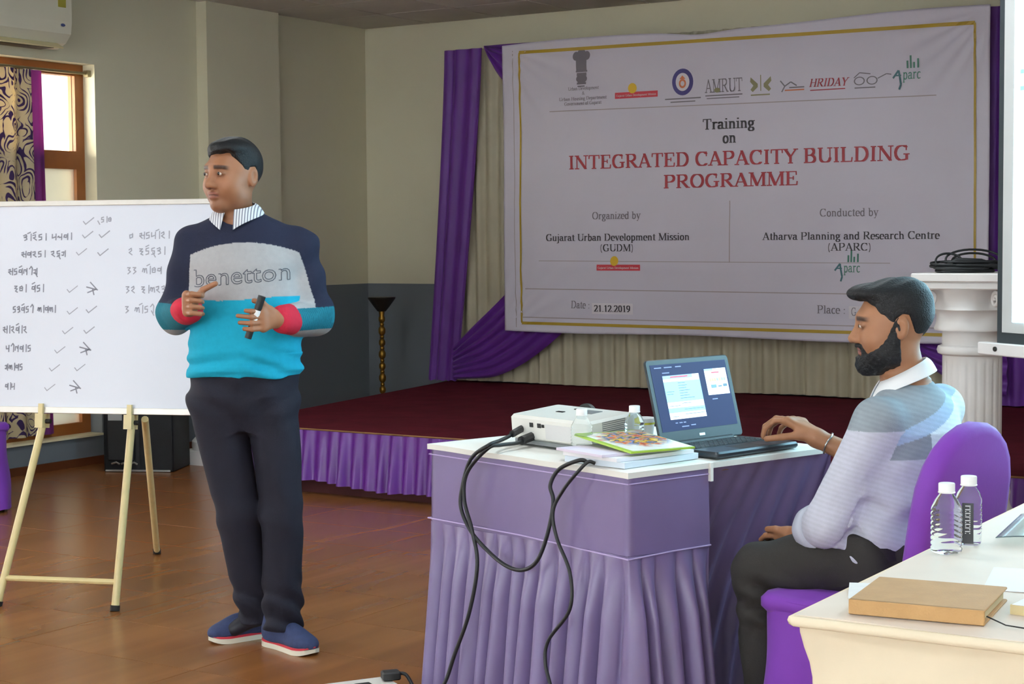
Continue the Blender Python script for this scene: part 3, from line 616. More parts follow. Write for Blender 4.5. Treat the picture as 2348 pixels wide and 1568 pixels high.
b = MB(); b.box(-.02, .02, .9, .926, -.02, .02); b.build('bracket', M_STEEL, rod)

# air conditioner
M_ACW = mat('aged_white_plastic', (214, 208, 188), rough=.4, var=.03, vs_=3); M_ACD = mat('vent_dark', (70, 56, 36), rough=.6, var=.1)
ac = empty('air_conditioner', (LEFT_X, 6.62, 2.52), label='white split air conditioner mounted on the wall above the window', cat='air conditioner')
b = MB()
prof = [(0, .0), (.10, -.01), (.17, .02), (.215, .07), (.225, .14), (.225, .30), (.20, .335), (0, .335)]
n = len(prof); vs_ = [(x, y, z) for y in (-.5, .52) for x, z in prof]
b.add(vs_, [tuple(range(n)), tuple(range(2 * n - 1, n - 1, -1))] + [(i, n + i, n + (i + 1) % n, (i + 1) % n) for i in range(n)]); b.build('body', M_ACW, ac, recalc=True)
b = MB(); b.box(-.004, .004, -.42, .46, -.055, .055, M=Matrix.Translation((.165, 0, .012)) @ Matrix.Rotation(math.radians(-62), 4, 'Y')); b.build('louvre', mat('louvre_cream', (220, 205, 160), rough=.25, var=.03), ac)
b = MB(); b.box(.04, .155, -.44, .44, -.012, .004); b.build('air_outlet', M_ACD, ac)
M_STK = [mat('sticker_red', (190, 90, 70), var=.1), mat('sticker_dark', (70, 66, 50), var=.2), mat('sticker_yellow', (170, 160, 60), var=.1)]
for i, (z0, z1, m) in enumerate(((.31, .335, M_STK[0]), (.285, .312, M_STK[1]), (.225, .283, M_STK[2]))):
    b = MB(); b.box(.2252, .2268, .415, .475, z0 - .005, z1 - .008); b.build('energy_sticker', m, ac)
b = MB(); b.add([(.2258, .45 + .018 * math.cos(a * PI / 8), .118 + .009 * math.sin(a * PI / 8)) for a in range(16)], [tuple(range(16))]); b.build('oval_badge', mat('badge_blue', (60, 70, 120), var=0), ac)

# black floor loudspeaker beside the window
M_BLACK = mat('black_vinyl', (22, 23, 26), rough=.5, spec=.25, var=.12, vs_=20, bump=.2, bs=200); M_GRILLE = mat('black_grille', (18, 19, 22), rough=.55, var=.1)
M_CHROME = mat('badge_metal', (176, 180, 176), rough=.3, metal=.9, var=.05)
sp = empty('loudspeaker', S(-2.22, 10.22, 0), TH - .12, label='large black floor loudspeaker with grille standing beside the tall window', cat='speaker')
b = MB(); b.rbox(-.215, .215, -.13, .20, 0, .66, .012); b.build('cabinet', M_BLACK, sp, smooth=True, angle=40)
b = MB(); b.rbox(-.185, -.02, -.145, -.12, .07, .63, .008); b.build('grille', M_GRILLE, sp)
b = MB(); b.box(-.012, .012, -.136, -.128, .02, .64); b.build('front_divider', M_GRILLE, sp)
b = MB(); b.box(-.175, -.09, -.15, -.144, .31, .40); b.build('maker_plate', M_CHROME, sp)
b = MB()
for q in (-.16, -.10, -.05): b.tube([(q, -.147, .05), (q + .03, -.15, .06), (q + .05, -.147, .048)], .006, 6)
b.build('logo_script', M_CHROME, sp)
b = MB(); b.box(-.2, .2, -.142, -.128, .004, .014); b.build('base_trim', M_CHROME, sp)

# ------------------------------------------------------------------ whiteboard on an easel
E_ = Vector((.975, -.222, 0)).normalized(); UPV = Vector((.222 * .124, .975 * .124, .992)).normalized()
O_ = Vector((-1.44, 6.39, .725))
def wb(u, v, d=0.0):
    """u metres to the right of the right-hand clamp, v up the board, d in front of its face"""
    n = E_.cross(UPV); q = O_ + E_ * u + UPV * v + n * d
    return S(*q)
WBM = Matrix.Translation(wb(0, 0)) @ Matrix((( *(S(*E_)), 0), (*(S(*(UPV.cross(E_)))), 0), (*(S(*UPV)), 0), (0, 0, 0, 1))).transposed()
M_WB = mat('whiteboard_face', (224, 227, 238), rough=.3, var=.02, vs_=2); M_ALU = mat('board_edge', (214, 208, 200), rough=.35, metal=.35, var=.06, vs_=14)
M_INK = mat('faded_marker_ink', (164, 165, 178), rough=.6, var=.1); M_INK2 = mat('dark_marker_ink', (138, 139, 152), rough=.6, var=.1)
BD = empty('whiteboard', label='white marker board with handwritten list and ticks resting on an easel', cat='whiteboard'); BD.matrix_world = WBM
U0, U1, VH = -.76, .44, .806
b = MB(); b.box(U0, U1, .0, .014, 0, VH); b.build('panel', M_WB, BD)
for nm, (x0, x1, z0, z1) in dict(a=(U0 - .006, U1 + .006, -.004, .02), b=(U0 - .006, U1 + .006, VH - .014, VH + .006), c=(U0 - .006, U0 + .014, .02, VH - .014), d=(U1 - .014, U1 + .006, .02, VH - .014)).items():
    b = MB(); b.rbox(x0, x1, -.005, .018, z0, z1, .003); b.build('edge_frame', M_ALU, BD)
K = .001648
def bpx(x, y):            # drawing grid of the writing: 1.65 mm squares counted from the top-left
    return ((x - 300) * K * (1.0), (948 - y) * K * (1 + (x - 300) * .00004))
def ink(mb, strokes, wd=.0042):
    for st_ in strokes:
        pts = [bpx(*p) for p in st_]
        for p, q in zip(pts, pts[1:]):
            L = math.hypot(q[0] - p[0], q[1] - p[1]) or 1e-6; dx, dz = (q[0] - p[0]) / L, (q[1] - p[1]) / L
            p2 = (p[0] - dx * wd * .3, p[1] - dz * wd * .3); q2 = (q[0] + dx * wd * .3, q[1] + dz * wd * .3); ox, oz = -dz * wd / 2, dx * wd / 2
            mb.add([(p2[0] + ox, -.0008, p2[1] + oz), (p2[0] - ox, -.0008, p2[1] - oz), (q2[0] - ox, -.0008, q2[1] - oz), (q2[0] + ox, -.0008, q2[1] + oz)], [(0, 1, 2, 3)])
# hand-drawn letter shapes in a unit box (y down)
HW = {
 'k': [[(.1, .25), (.5, .1), (.6, .35), (.2, .5), (.55, .55), (.65, .8), (.3, .95)]], 'r': [[(.1, .25), (.5, .15), (.5, .5), (.2, .6), (.7, .95)]],
 's': [[(.05, .3), (.35, .2), (.3, .55), (.05, .55), (.45, .9)], [(.75, .05), (.75, 1)], [(.45, .5), (.75, .5)]], '|': [[(.4, .0), (.42, 1)]],
 'n': [[(.05, .6), (.2, .45), (.3, .65), (.6, .6)], [(.65, .1), (.65, 1)]], 'm': [[(.1, .15), (.1, .7), (.55, .55)], [(.65, .1), (.65, 1)]],
 'l': [[(.05, .7), (.15, .3), (.35, .35), (.35, .8), (.45, .35), (.65, .3), (.75, .9)]], 'd': [[(.6, .1), (.2, .2), (.2, .5), (.6, .5), (.6, .85), (.2, .95)]],
 'v': [[(.6, .3), (.2, .3), (.15, .6), (.5, .65), (.65, .3)], [(.7, .1), (.7, 1)]], 'p': [[(.15, .2), (.2, .6), (.6, .55)], [(.65, .1), (.65, 1)]],
 't': [[(.1, .8), (.15, .3), (.45, .3), (.5, .55)], [(.65, .1), (.65, 1)]], 'o': [[(.5, .2), (.15, .35), (.2, .8), (.6, .8), (.65, .4), (.5, .2)], [(.3, .5), (.5, .5)]],
 'g': [[(.1, .35), (.45, .3), (.35, .8), (.1, .75)], [(.65, .1), (.65, 1)]], 'u': [[(.3, .7), (.5, 1.0), (.7, 1.3)]], 'i': [[(.2, .2), (.5, -.15), (.7, .1), (.65, 1)]],
 'e': [[(.1, -.05), (.55, -.25)]], 'h': [[(.1, .2), (.55, .2), (.15, .5), (.6, .55), (.3, .85), (.65, 1)]], '3': [[(.1, .15), (.55, .15), (.25, .45), (.6, .65), (.2, .95)]],
 '2': [[(.1, .3), (.45, .1), (.5, .4), (.15, .65), (.6, .95)]], '7': [[(.6, .35), (.15, .4), (.2, .85), (.55, .7), (.55, .2)]], '.': [[(.35, .85), (.42, .9)]],
}
def word(txt, x, y, w_, h_):
    out = []
    for ch in txt:
        if ch == ' ': x += w_ * .7; continue
        if ch in 'ue': 
            out += [[(x - w_ * .8 + px * w_, y + py * h_) for px, py in s_] for s_ in HW[ch]]; continue
        out += [[(x + px * w_, y + py * h_) for px, py in s_] for s_ in HW[ch]]; x += w_ * (.55 if ch in '|.' else .85)
    return out
rows = [('k|ered| mnv|', 12, 528, 17, 16), ('svrd| rdug', 10, 568, 16, 16), ('sdvetigu', -22, 608, 15, 17), ('ho| ved|', -6, 648, 15, 18), ('dkvedi l|vl|', -8, 698, 13, 17), ('s|rve|r', -30, 745, 14, 18), ('pitv|d', -22, 790, 14, 17), ('gl|vd', -22, 834, 12, 17), ('v|m', -20, 880, 12, 16)]
def write(r, m, wd):
    x = r[1]
    for t_ in r[0].split(' '):
        b = MB(); ink(b, word(t_, x, *r[2:]), wd); b.build('handwriting', m, BD); x += sum(0 if c in 'ue' else r[3] * (.55 if c in '|.' else .85) for c in t_) + r[3] * .7
for r in rows: write(r, M_INK2, .0046)
rows2 = [('7 sdm|e2|', 280, 530, 17, 17), ('2 hdeduk|', 280, 566, 17, 18), ('33 l|eov', 278, 610, 16, 18), ('39 h|lrk'.replace('9', '2'), 276, 654, 16, 18), ('3 l|ediu', 276, 700, 16, 18), ('(ud)'.replace('(', '').replace(')', '|') + 'o', 208, 492, 13, 14)]
for r in rows2: write(r, M_INK, .0042)
tick = lambda x, y, s=1: [[(x, y), (x + 6 * s, y + 7 * s), (x + 26 * s, y - 8 * s)]]
star = lambda x, y: [[(x - 13, y - 3), (x + 15, y + 4)], [(x - 4, y - 14), (x + 12, y + 2), (x - 10, y + 10)], [(x + 2, y + 2), (x + 6, y + 15)]]
for x, y in ((164, 534), (150, 574), (130, 661), (132, 712), (122, 758), (104, 803), (92, 845), (82, 891), (206, 534), (204, 576), (180, 709), (176, 757), (156, 844), (165, 502)):
    b = MB(); ink(b, tick(x, y), .0036 if x < 160 else .0044); b.build('tick_mark', M_INK, BD)
for x, y in ((192, 659), (180, 799), (158, 888)):
    b = MB(); ink(b, star(x, y), .0048); b.build('star_mark', M_INK2, BD)

M_EASEL = mat('cream_painted_tube', (214, 194, 140), rough=.35, var=.08, vs_=20); M_RUB = mat('dark_rubber', (34, 32, 30), rough=.8, var=0)
ez = empty('easel', label='cream metal folding easel carrying the whiteboard', cat='easel')
fR, fL = S(-1.487, 6.262, 0), S(-1.955, 6.36, 0); rR, rL = S(-1.572, 7.43, 0), S(-2.12, 7.5, 0)
tR, tL = wb(.004, -.05, .0), wb(-.362, -.05, .0)
def leg(a, c, r, name='leg'):
    b = MB(); b.tube([a.lerp(c, .02), c], r, 10); o = b.build(name, M_EASEL, ez, smooth=True, angle=40)
    q = MB(); q.tube([a, a.lerp(c, .03)], r * 1.25, 10); q.build('rubber_foot', M_RUB, o, smooth=True, angle=40); return o
leg(fR, tR, .0145); leg(fL, tL, .0145); leg(rR, wb(.03, -.02, -.06), .014, 'rear_leg')
b = MB(); b.tube([fR.lerp(tR, .155), fL.lerp(tL, .155)], .011, 8); b.build('crossbar', M_EASEL, ez, smooth=True, angle=40)
for u in (0.0, -.365):
    b = MB(); b.box(-.016, .016, -.028, .03, -.06, -.006, M=WBM @ Matrix.Translation((u, 0, 0))); cl = b.build('board_clamp', M_EASEL, ez)
    b = MB(); b.box(-.009, .009, -.018, -.006, -.01, .032, M=WBM @ Matrix.Translation((u, 0, 0))); b.build('clamp_lip', M_EASEL, cl)
    b = MB(); b.lathe([(.009, 0), (.009, .02)], 10, M=WBM @ Matrix.Translation((u + .016, 0, -.035)) @ Matrix.Rotation(PI / 2, 4, 'Y')); b.build('clamp_knob', M_RUB, cl)
# ------------------------------------------------------------------ decorative columns beside the stage
M_PLASTER = mat('white_moulded_plaster', (222, 220, 218), rough=.4, var=.04, vs_=8)
def column(loc, rz, label):
    e = empty('decorative_column', loc, rz, label=label, cat='column', group='white decorative columns beside the stage')
    b = MB(); b.box(-.19, .19, -.19, .19, 0, .085); b.build('plinth', M_PLASTER, e)
    b = MB(); b.lathe([(.185, .085), (.19, .11), (.188, .14), (.165, .165), (.16, .19), (.168, .215), (.17, .25), (.155, .275), (.15, .30), (.155, .33), (.15, .36), (.128, .385), (.122, .41)], 40); b.build('base', M_PLASTER, e, smooth=True, angle=35)
    nf = 20
    def fl(a, z): return 1 - .035 * max(0, -math.cos(a * nf)) if .43 < z < .86 else 1.0
    zs = [.405, .42, .44, .6, .85, .87, .895]; b = MB(); b.lathe([(.118, z) for z in zs], 160, flute=fl); b.build('fluted_shaft', M_PLASTER, e, smooth=True, angle=50)
    b = MB(); b.lathe([(.118, .885), (.136, .893), (.141, .907), (.136, .922), (.12, .928), (.119, .99), (.125, .995)], 40); b.build('neck_ring', M_PLASTER, e, smooth=True, angle=40)
    def leaf(a, z):
        t_ = (z - .985) / .17
        return 1 + .07 * t_ * math.cos(4 * a) + .035 * math.cos(8 * a + PI * (t_ > .5)) * math.sin(PI * min(1, max(0, t_)) * 2) ** 2
    pr = [(.118, .985), (.15, .987), (.153, .995), (.142, 1.02), (.14, 1.045), (.152, 1.065), (.162, 1.072), (.15, 1.085), (.15, 1.11), (.16, 1.135), (.172, 1.15), (.175, 1.158)]
    b = MB(); b.lathe(pr, 96, flute=leaf); b.build('leaf_capital', M_PLASTER, e, smooth=True, angle=50)
    for sx in (-1, 1):
        for sy in (-1, 1):
            b = MB(); P_ = []
            for k in range(22):
                a = k / 21 * 3.2 * PI; r = .034 * (1 - k / 26); P_.append((math.cos(a) * r, 0, math.sin(a) * r))
            M = Matrix.Translation((sx * .135, sy * .135, 1.115)) @ Matrix.Rotation(math.atan2(sy, sx), 4, 'Z'); b.tube([M @ Vector(p) for p in P_], .009, 6); b.build('volute', M_PLASTER, e, smooth=True)
    b = MB(); b.rbox(-.185, .185, -.185, .185, 1.155, 1.185, .01); b.rbox(-.195, .195, -.195, .195, 1.185, 1.22, .01); b.build('abacus', M_PLASTER, e)
    return e
column(S(1.871, 6.9), 0, 'white fluted column carrying the coiled black cable, beside the projection screen')
column(S(-1.80, 10.5), 0, 'white fluted column standing beside the black loudspeaker and whiteboard')
M_CABLE = mat('black_cable', (22, 26, 30), rough=.5, var=.05)
rr = random.Random(7)
co = empty('cable_coil', S(1.84, 6.88, 1.22), 0, label='loosely coiled black cable lying on top of the white column', cat='cable')
b = MB()
for k in range(7):
    cx, cy = rr.uniform(-.03, .03), rr.uniform(-.02, .02); rx, ry = rr.uniform(.09, .13), rr.uniform(.05, .09); tz = rr.uniform(.0, .012)
    b.tube([S(cx + rx * math.cos(a), cy + ry * math.sin(a), .008 + .006 * k + tz * math.sin(a)) for a in [2 * PI * i / 28 for i in range(28)]], .0055, 6, closed=True)
b.build('flat_loops', M_CABLE, co, smooth=True)
b = MB()
for (cx, rx, rz, y) in ((.03, .115, .085, .0), (.035, .09, .07, .02), (-.075, .055, .07, -.02)):
    b.tube([S(cx + rx * math.cos(a), y + .03 * math.sin(a), .008 + rz * .5 + rz * .5 * math.sin(a)) for a in [2 * PI * i / 30 for i in range(30)]], .0045, 6, closed=True)
b.tube([S(-.12, -.02, .008), S(-.05, -.04, .05), S(.05, -.03, .045), S(.14, -.05, .012)], .012, 8)
b.build('raised_loops', M_CABLE, co, smooth=True)

# ------------------------------------------------------------------ pull-down projection screen
M_SCRK = mat('screen_black_border', (40, 52, 58), rough=.6, var=.05); M_SCRW = mat('screen_matte_white', (196, 200, 200), rough=.8, var=.02)
M_PIC = mat('projected_picture', (240, 250, 255), rough=.9, var=0, emis=(170, 232, 255), es=8.5); M_PIX = mat('projected_print', (150, 210, 220), rough=.9, var=0, emis=(110, 200, 214), es=1.2)
sd = Vector((.37, -.93, 0)).normalized(); sc_rz = TH + math.atan2(sd.y, sd.x)
sc = empty('projection_screen', S(1.80, 6.30, 0), sc_rz, label='pull-down projection screen with black border showing a bright projected page', cat='screen')
SW = 2.0
for nm, m, x0, x1, z0, z1, y0, y1 in (('border', M_SCRK, 0, SW, .972, 2.84, 0, .003), ('fabric', M_SCRW, .03, SW - .03, 1.012, 2.80, -.002, 0), ('picture', M_PIC, .09, SW - .09, 1.052, 2.76, -.004, -.002)):
    b = MB(); b.box(x0, x1, y0, y1, z0, z1); b.build(nm, m, sc)
for x0, x1, z in ((.17, .19, 1.35), (.17, .19, 1.31), (.125, .16, 1.95), (.125, .16, 1.89), (.12, .9, 2.55), (.12, .9, 2.45), (.2, .9, 1.7), (.2, .8, 1.6), (.2, .85, 1.5)):
    b = MB(); b.box(x0, x1, -.005, -.004, z, z + .016); b.build('projected_line', M_PIX, sc)
b = MB(); b.rbox(-.09, SW + .09, -.022, .02, .925, .972, .008); bar = b.build('weight_bar', mat('white_bar', (228, 228, 228), rough=.35, var=.02), sc)
b = MB(); b.lathe([(.009, 0), (.009, .006)], 12, M=Matrix.Translation((.02, -.022, .95)) @ Matrix.Rotation(PI / 2, 4, 'X')); b.build('bar_screw', M_RUB, bar)
b = MB(); b.rbox(-.1, SW + .1, -.05, .05, 2.84, CEIL, .015); b.build('roller_case', MATS['white_bar'], sc)

# ------------------------------------------------------------------ purple-skirted table
A_ = Vector((-.634, .773, 0)); B_ = Vector((.773, .634, 0)); C_ = Vector((.302, 4.433, 0)); TRZ = TH + math.atan2(B_.y, B_.x); TT = .76
LB, LA = .80, .866
def tb(b_, a_, z=0.0):
    q = C_ + B_ * b_ + A_ * a_; return S(q.x, q.y, z)
M_SKIRT2 = mat('mauve_satin', (114, 99, 141), rough=.36, var=.06, vs_=6, spec=.6); M_TOPC = mat('white_table_cloth', (232, 232, 226), rough=.7, var=.03, bump=.1, bs=30)
M_PIPE = mat('skirt_piping', (178, 160, 205), rough=.6, var=0); M_TWOOD = mat('table_ply', (150, 110, 70), rough=.6)
tab = empty('skirted_table', tb(0, 0), TRZ, label='small table with white top cloth and pleated mauve satin skirt', cat='table')
b = MB(); b.box(.02, LB - .02, .02, LA - .02, .725, .745); b.build('tabletop', M_TWOOD, tab)
for x in (.06, LB - .06):
    for y in (.36, LA - .06):
        b = MB(); b.tube([(x, y, 0), (x, y, .727)], .016, 8); b.build('leg', M_RUB, tab)
def topc(u, v):
    x, y = -.008 + (LB + .016) * u, -.008 + (LA + .016) * v
    e = min(u, 1 - u, v, 1 - v); return (x, y, TT - .004 * max(0, 1 - e * 30) + .0012 * math.sin(17 * x + 9 * y) * math.sin(11 * y))
b = MB(); b.grid(40, 40, topc, thick=.016); b.build('top_cloth', M_TOPC, tab, smooth=True, angle=50)
SEAM = .527
# path of the skirt round the outside: back-left corner -> left corner -> near corner -> seam, then tucked in under the top
path = [(LB, LA), (0, LA), (0, 0), (.30, 0)]
def skirt_along(pts, zt, z1, z0, flat, pl_per_m, amp, flare, seed, nz=16, corner=.02):
    rr = random.Random(seed); P_ = [Vector((p[0], p[1], 0)) for p in pts]; L = [0]
    for p, q in zip(P_, P_[1:]): L.append(L[-1] + (q - p).length)
    tot = L[-1]; npl = int(tot * pl_per_m); ph = [rr.uniform(-.8, .8) for _ in range(npl + 2)]; am = [rr.uniform(.6, 1.2) for _ in range(npl + 2)]; wob = [rr.uniform(-1, 1) for _ in range(npl + 2)]
    cen = sum(P_, Vector()) / len(P_)
    def at(s):
        for k in range(len(P_) - 1):
            if s <= L[k + 1] + 1e-9:
                d = (P_[k + 1] - P_[k]).normalized(); p = P_[k] + d * (s - L[k]); n = Vector((d.y, -d.x, 0)); n = n if n.dot(p - cen) > 0 else -n
                # blend normals near corners
                if k + 1 < len(P_) - 1 and L[k + 1] - s < corner:
                    d2 = (P_[k + 2] - P_[k + 1]).normalized(); n2 = Vector((d2.y, -d2.x, 0)); n2 = n2 if n2.dot(p - cen) > 0 else -n2; w_ = .5 * (1 - (L[k + 1] - s) / corner); n = (n * (1 - w_) + n2 * w_)
                if k > 0 and s - L[k] < corner:
                    d0 = (P_[k] - P_[k - 1]).normalized(); n0 = Vector((d0.y, -d0.x, 0)); n0 = n0 if n0.dot(p - cen) > 0 else -n0; w_ = .5 * (1 - (s - L[k]) / corner); n = (n * (1 - w_) + n0 * w_)
                return p, n
        return P_[-1], n
    def f(u, v):
        s = u * tot; p, n = at(s); k = u * npl; i = int(min(k, npl - 1)); q = k - i
        if flat:
            d = .003 * math.sin(9 * s + 2) * v + .004 * v; z = z1 + (zt - z1) * (1 - v)
            d += .004 * max(0, math.sin(40 * s + 30 * v)) * v * (1 - v)
            return (p.x + n.x * d, p.y + n.y * d, z + .006 * math.sin(5 * s) * v)
        w_ = ph[i] * (1 - q) + ph[i + 1] * q; a2 = am[i] * (1 - q) + am[i + 1] * q
        kk = k + .16 * w_ + .12 * wob[i] * v * math.sin(2 * v); sh = 2 * abs(math.sin(PI * kk)) ** .65 - 1
        g = min(1, v * 3.2) ** .8
        d = amp * a2 * (.5 + .5 * sh) * g * (.8 + .5 * v) + flare * v - .5 * amp * g + .004
        return (p.x + n.x * d, p.y + n.y * d, z1 + (z0 - z1) * v + .006 * math.sin(5 * s) * (1 - v))
    m = MB(); m.grid((npl * 16 if not flat else int(tot * 60)), nz, f); return m
skirt_along(path, TT - .006, SEAM, 0, True, 10, 0, 0, 2, 10).build('upper_band', M_SKIRT2, tab, smooth=True)
skirt_along(path, 0, SEAM, .004, False, 15.5, .066, .035, 5, 26).build('pleated_skirt', M_SKIRT2, tab, smooth=True)
b = MB(); b.tube([(LB, LA + .008, SEAM), (-.008, LA + .008, SEAM + .004), (-.009, LA * .5, SEAM + .008), (-.009, -.009, SEAM), (.15, -.01, SEAM + .004), (.30, -.01, SEAM + .003)], .0022, 5); b.build('seam_piping', M_PIPE, tab)
b = MB(); b.tube([(LB, LA + .004, TT - .035), (-.004, LA + .004, TT - .035), (-.004, -.004, TT - .035), (.30, -.004, TT - .035)], .0018, 5); b.build('hem_piping', M_PIPE, tab)
# the cloth beyond the seam, pushed in under the top by the sitter's knees
def tuck(u, v):
    x = .302 + (LB + .02 - .302) * u; ins = .26 * (1 - (1 - v) ** 2.2) * (1 - .55 * u) + .004
    fold = .016 * math.sin(2 * PI * (7 * u + 1.1 * v)) * v ** .6
    return (x - .02 * v, ins + fold - .004, TT - .006 - (TT - .01) * v)
b = MB(); b.grid(90, 26, tuck); b.build('tucked_skirt', M_SKIRT2, tab, smooth=True)
b = MB(); b.grid(60, 12, lambda u, v: (LB + .012 + .012 * math.sin(u * 50) * v, 0 + LA * u, TT - .006 - (TT - .01) * v)); b.build('end_skirt', M_SKIRT2, tab, smooth=True)
b = MB(); b.box(-.005, .005, -.008, .002, TT - .055, TT - .004, M=Matrix.Translation((.303, -.004, 0))); b.build('skirt_clip', M_TOPC, tab)

# projector
M_PRJ = mat('projector_white', (222, 222, 216), rough=.38, var=.02); M_PRG = mat('projector_grey', (120, 124, 126), rough=.5, var=.03); M_PORT = mat('port_dark', (30, 32, 34), rough=.5)
pj = empty('projector', tb(.154, .329, TT + .002), TRZ, label='white office projector on the white table cloth with cables plugged in', cat='projector')
PT = Matrix.Translation((0, 0, .014)) @ Matrix.Rotation(math.radians(-5), 4, 'Y')
b = MB(); b.rbox(0, .195, 0, .345, .0, .074, .016, 4, M=PT); b.build('housing', M_PRJ, pj, smooth=True, angle=35)
b = MB(); b.box(-.003, .10, .02, .32, -.008, .003, M=PT); b.build('underside', M_PRG, pj)
for x, y in ((.03, .04), (.03, .30), (.17, .17)):
    b = MB(); b.tube([(x, y, -.0005), (x, y, .02 + x * .09)], .012, 8); b.build('foot', M_PORT, pj)
for k in range(9):
    b = MB(); b.box(.06, .15, -.0012, .002, .018 + k * .0056, .0205 + k * .0056, M=PT); b.build('vent_slot', M_PRG, pj)
for k in range(7):
    b = MB(); b.box(-.0012, .002, .11, .145, .016 + k * .006, .0185 + k * .006, M=PT); b.build('vent_slot', M_PRG, pj)
b = MB(); b.box(.11, .155, .10, .16, .0735, .0755, M=PT); b.build('control_pad', M_PRG, pj)
for x, y in ((.145, .185), (.09, .205)):
    b = MB(); b.box(x, x + .012, y, y + .03, .0735, .076, M=PT); b.build('button', M_PORT, pj)
for y0, y1, z0, z1 in ((.235, .25, .043, .056), (.20, .215, .043, .056), (.185, .196, .045, .054)):
    b = MB(); b.box(-.002, .004, y0, y1, z0, z1, M=PT); b.build('port', M_PORT, pj)
b = MB(); b.box(-.0015, .003, .04, .18, .012, .056, M=PT); b.build('port_label', mat('label_pale', (206, 206, 206), var=.03), pj)
b = MB(); b.lathe([(.045, 0), (.045, .012), (.036, .014), (.03, .004), (0.001, .003)], 28, M=PT @ Matrix.Translation((.195, .22, .038)) @ Matrix.Rotation(PI / 2, 4, 'Y')); b.build('lens', M_PORT, pj, smooth=True, angle=30)
# cables: plugs at the projector, loops over the skirt
def cab(name, label, pts, r, plugs=()):
    e = empty(name, tb(*pts[0]), 0, label=label, cat='cable'); o0 = tb(*pts[0])
    b = MB(); b.tube([p - o0 for p in smooth_path([tb(*p) for p in pts], 8)], r, 7); b.build('cord', M_CABLE, e, smooth=True)
    for (p, q, rad) in plugs:
        b = MB(); b.tube([tb(*p) - o0, tb(*q) - o0], rad, 8); b.build('plug', M_PORT, e, smooth=True, angle=40)
    return e
fo = -.045
cab('projector_cable', 'black cable looping from the projector down over the mauve skirt', [(.145, .62, TT + .05), (.09, .60, TT + .035), (.02, .56, TT + .03), (fo, .53, .785), (fo - .01, .60, .74), (fo - .01, .643, .65), (fo - .012, .645, .59), (fo - .012, .60, .53), (fo - .015, .52, .485), (fo - .02, .43, .455), (fo - .02, .355, .455), (fo - .02, .295, .49), (fo - .01, .262, .57), (fo, .25, .655), (fo, .262, .70), (fo + .01, .235, .745), (-.02, .17, TT + .014), (-.004, .155, TT + .009)], .0058, [((.152, .62, TT + .05), (.10, .60, TT + .04), .011)])
cab('projector_cable', 'second black cable hanging beside the first from the projector to the floor', [(.145, .57, TT + .03), (.08, .55, TT + .02), (.0, .53, TT + .022), (fo, .535, .775), (fo - .012, .615, .70), (fo - .014, .628, .62), (fo - .016, .59, .535), (fo - .02, .562, .44), (fo - .03, .588, .30), (fo - .045, .64, .17), (fo - .06, .675, .075), (fo - .09, .72, .008), (fo - .15, .80, .007)], .0058, [((.152, .575, TT + .03), (.10, .558, TT + .024), .014)])
cab('laptop_cable', 'black cable dropping from under the paper stack down the mauve skirt', [(-.004, .125, TT + .009), (-.02, .135, TT + .013), (fo + .01, .16, .745), (fo, .21, .69), (fo - .008, .242, .63), (fo - .012, .222, .56), (fo - .02, .16, .475), (fo - .03, .15, .38), (fo - .035, .232, .283), (fo - .04, .241, .22), (fo - .05, .205, .155), (fo - .06, .17, .06), (fo - .09, .13, .007), (fo - .2, .1, .007)], .005)

# water bottles
M_PET = mat('clear_bottle_plastic', (244, 250, 252), rough=.07, var=0, trans=.93); M_PET.node_tree.nodes['Principled BSDF'].inputs['IOR'].default_value = 1.08
M_WATER = mat('bottle_water', (250, 254, 255), rough=.02, var=0, trans=1.0); M_WATER.node_tree.nodes['Principled BSDF'].inputs['IOR'].default_value = 1.2
M_CAP = mat('white_cap', (238, 238, 238), rough=.35, var=0)
def bottle(loc, rz, label, group, wrap=False):
    e = empty('water_bottle', loc, rz, label=label, cat='bottle', group=group)
    def sq(a, z):      # rounded-square section
        c, s_ = abs(math.cos(a)), abs(math.sin(a)); q = (c ** 4 + s_ ** 4) ** -.25; t_ = 1 if z < .082 else max(0, 1 - (z - .082) / .02); return 1 + (q - 1) * t_
    pr = [(.004, .001), (.021, .001), (.0245, .004)]
    for k in range(8): z = .008 + k * .0095; pr += [(.0255, z), (.0258, z + .003), (.0238, z + .005), (.0238, z + .0065), (.0255, z + .008)]
    pr += [(.0258, .086), (.0255, .09), (.0215, .103), (.0145, .113), (.0125, .117), (.0125, .122)]
    b = MB(); b.lathe(pr, 40, flute=sq); b.build('shell', M_PET, e, smooth=True, angle=60)
    b = MB(); b.lathe([(.016, .1165), (.0165, .118), (.0155, .119), (.0155, .134), (.0145, .1355), (.003, .1358)], 28, flute=lambda a, z: 1 + .012 * math.cos(a * 28)); b.build('cap', M_CAP, e, smooth=True, angle=40)
    if wrap:
        b = MB(); b.grid(8, 2, lambda u, v: (-.0258 - .0006, -.011 + .022 * u, .085 - .08 * v), thick=.0004); lb = b.build('dark_label', mat('label_black', (34, 34, 40), rough=.4, var=0), e)
        for k in range(8):
            b = MB(); z = .08 - .0072 * k
            for q in ((-.005, .005, 0), (-.005, -.003, .0035), (.003, .005, .0035))[: 3 if k % 3 else 2]: b.box(-.0270, -.0266, q[0], q[1], z - .0014 - q[2], z - q[2])
            b.build('label_lettering', M_CAP, lb)
    return e
bottle(tb(.105, .30, TT), TRZ, 'clear water bottle with white cap standing in front of the projector', 'bottles on the skirted table')
bottle(tb(.272, .262, TT), TRZ + .4, 'clear water bottle with white cap standing between projector and laptop', 'bottles on the skirted table')
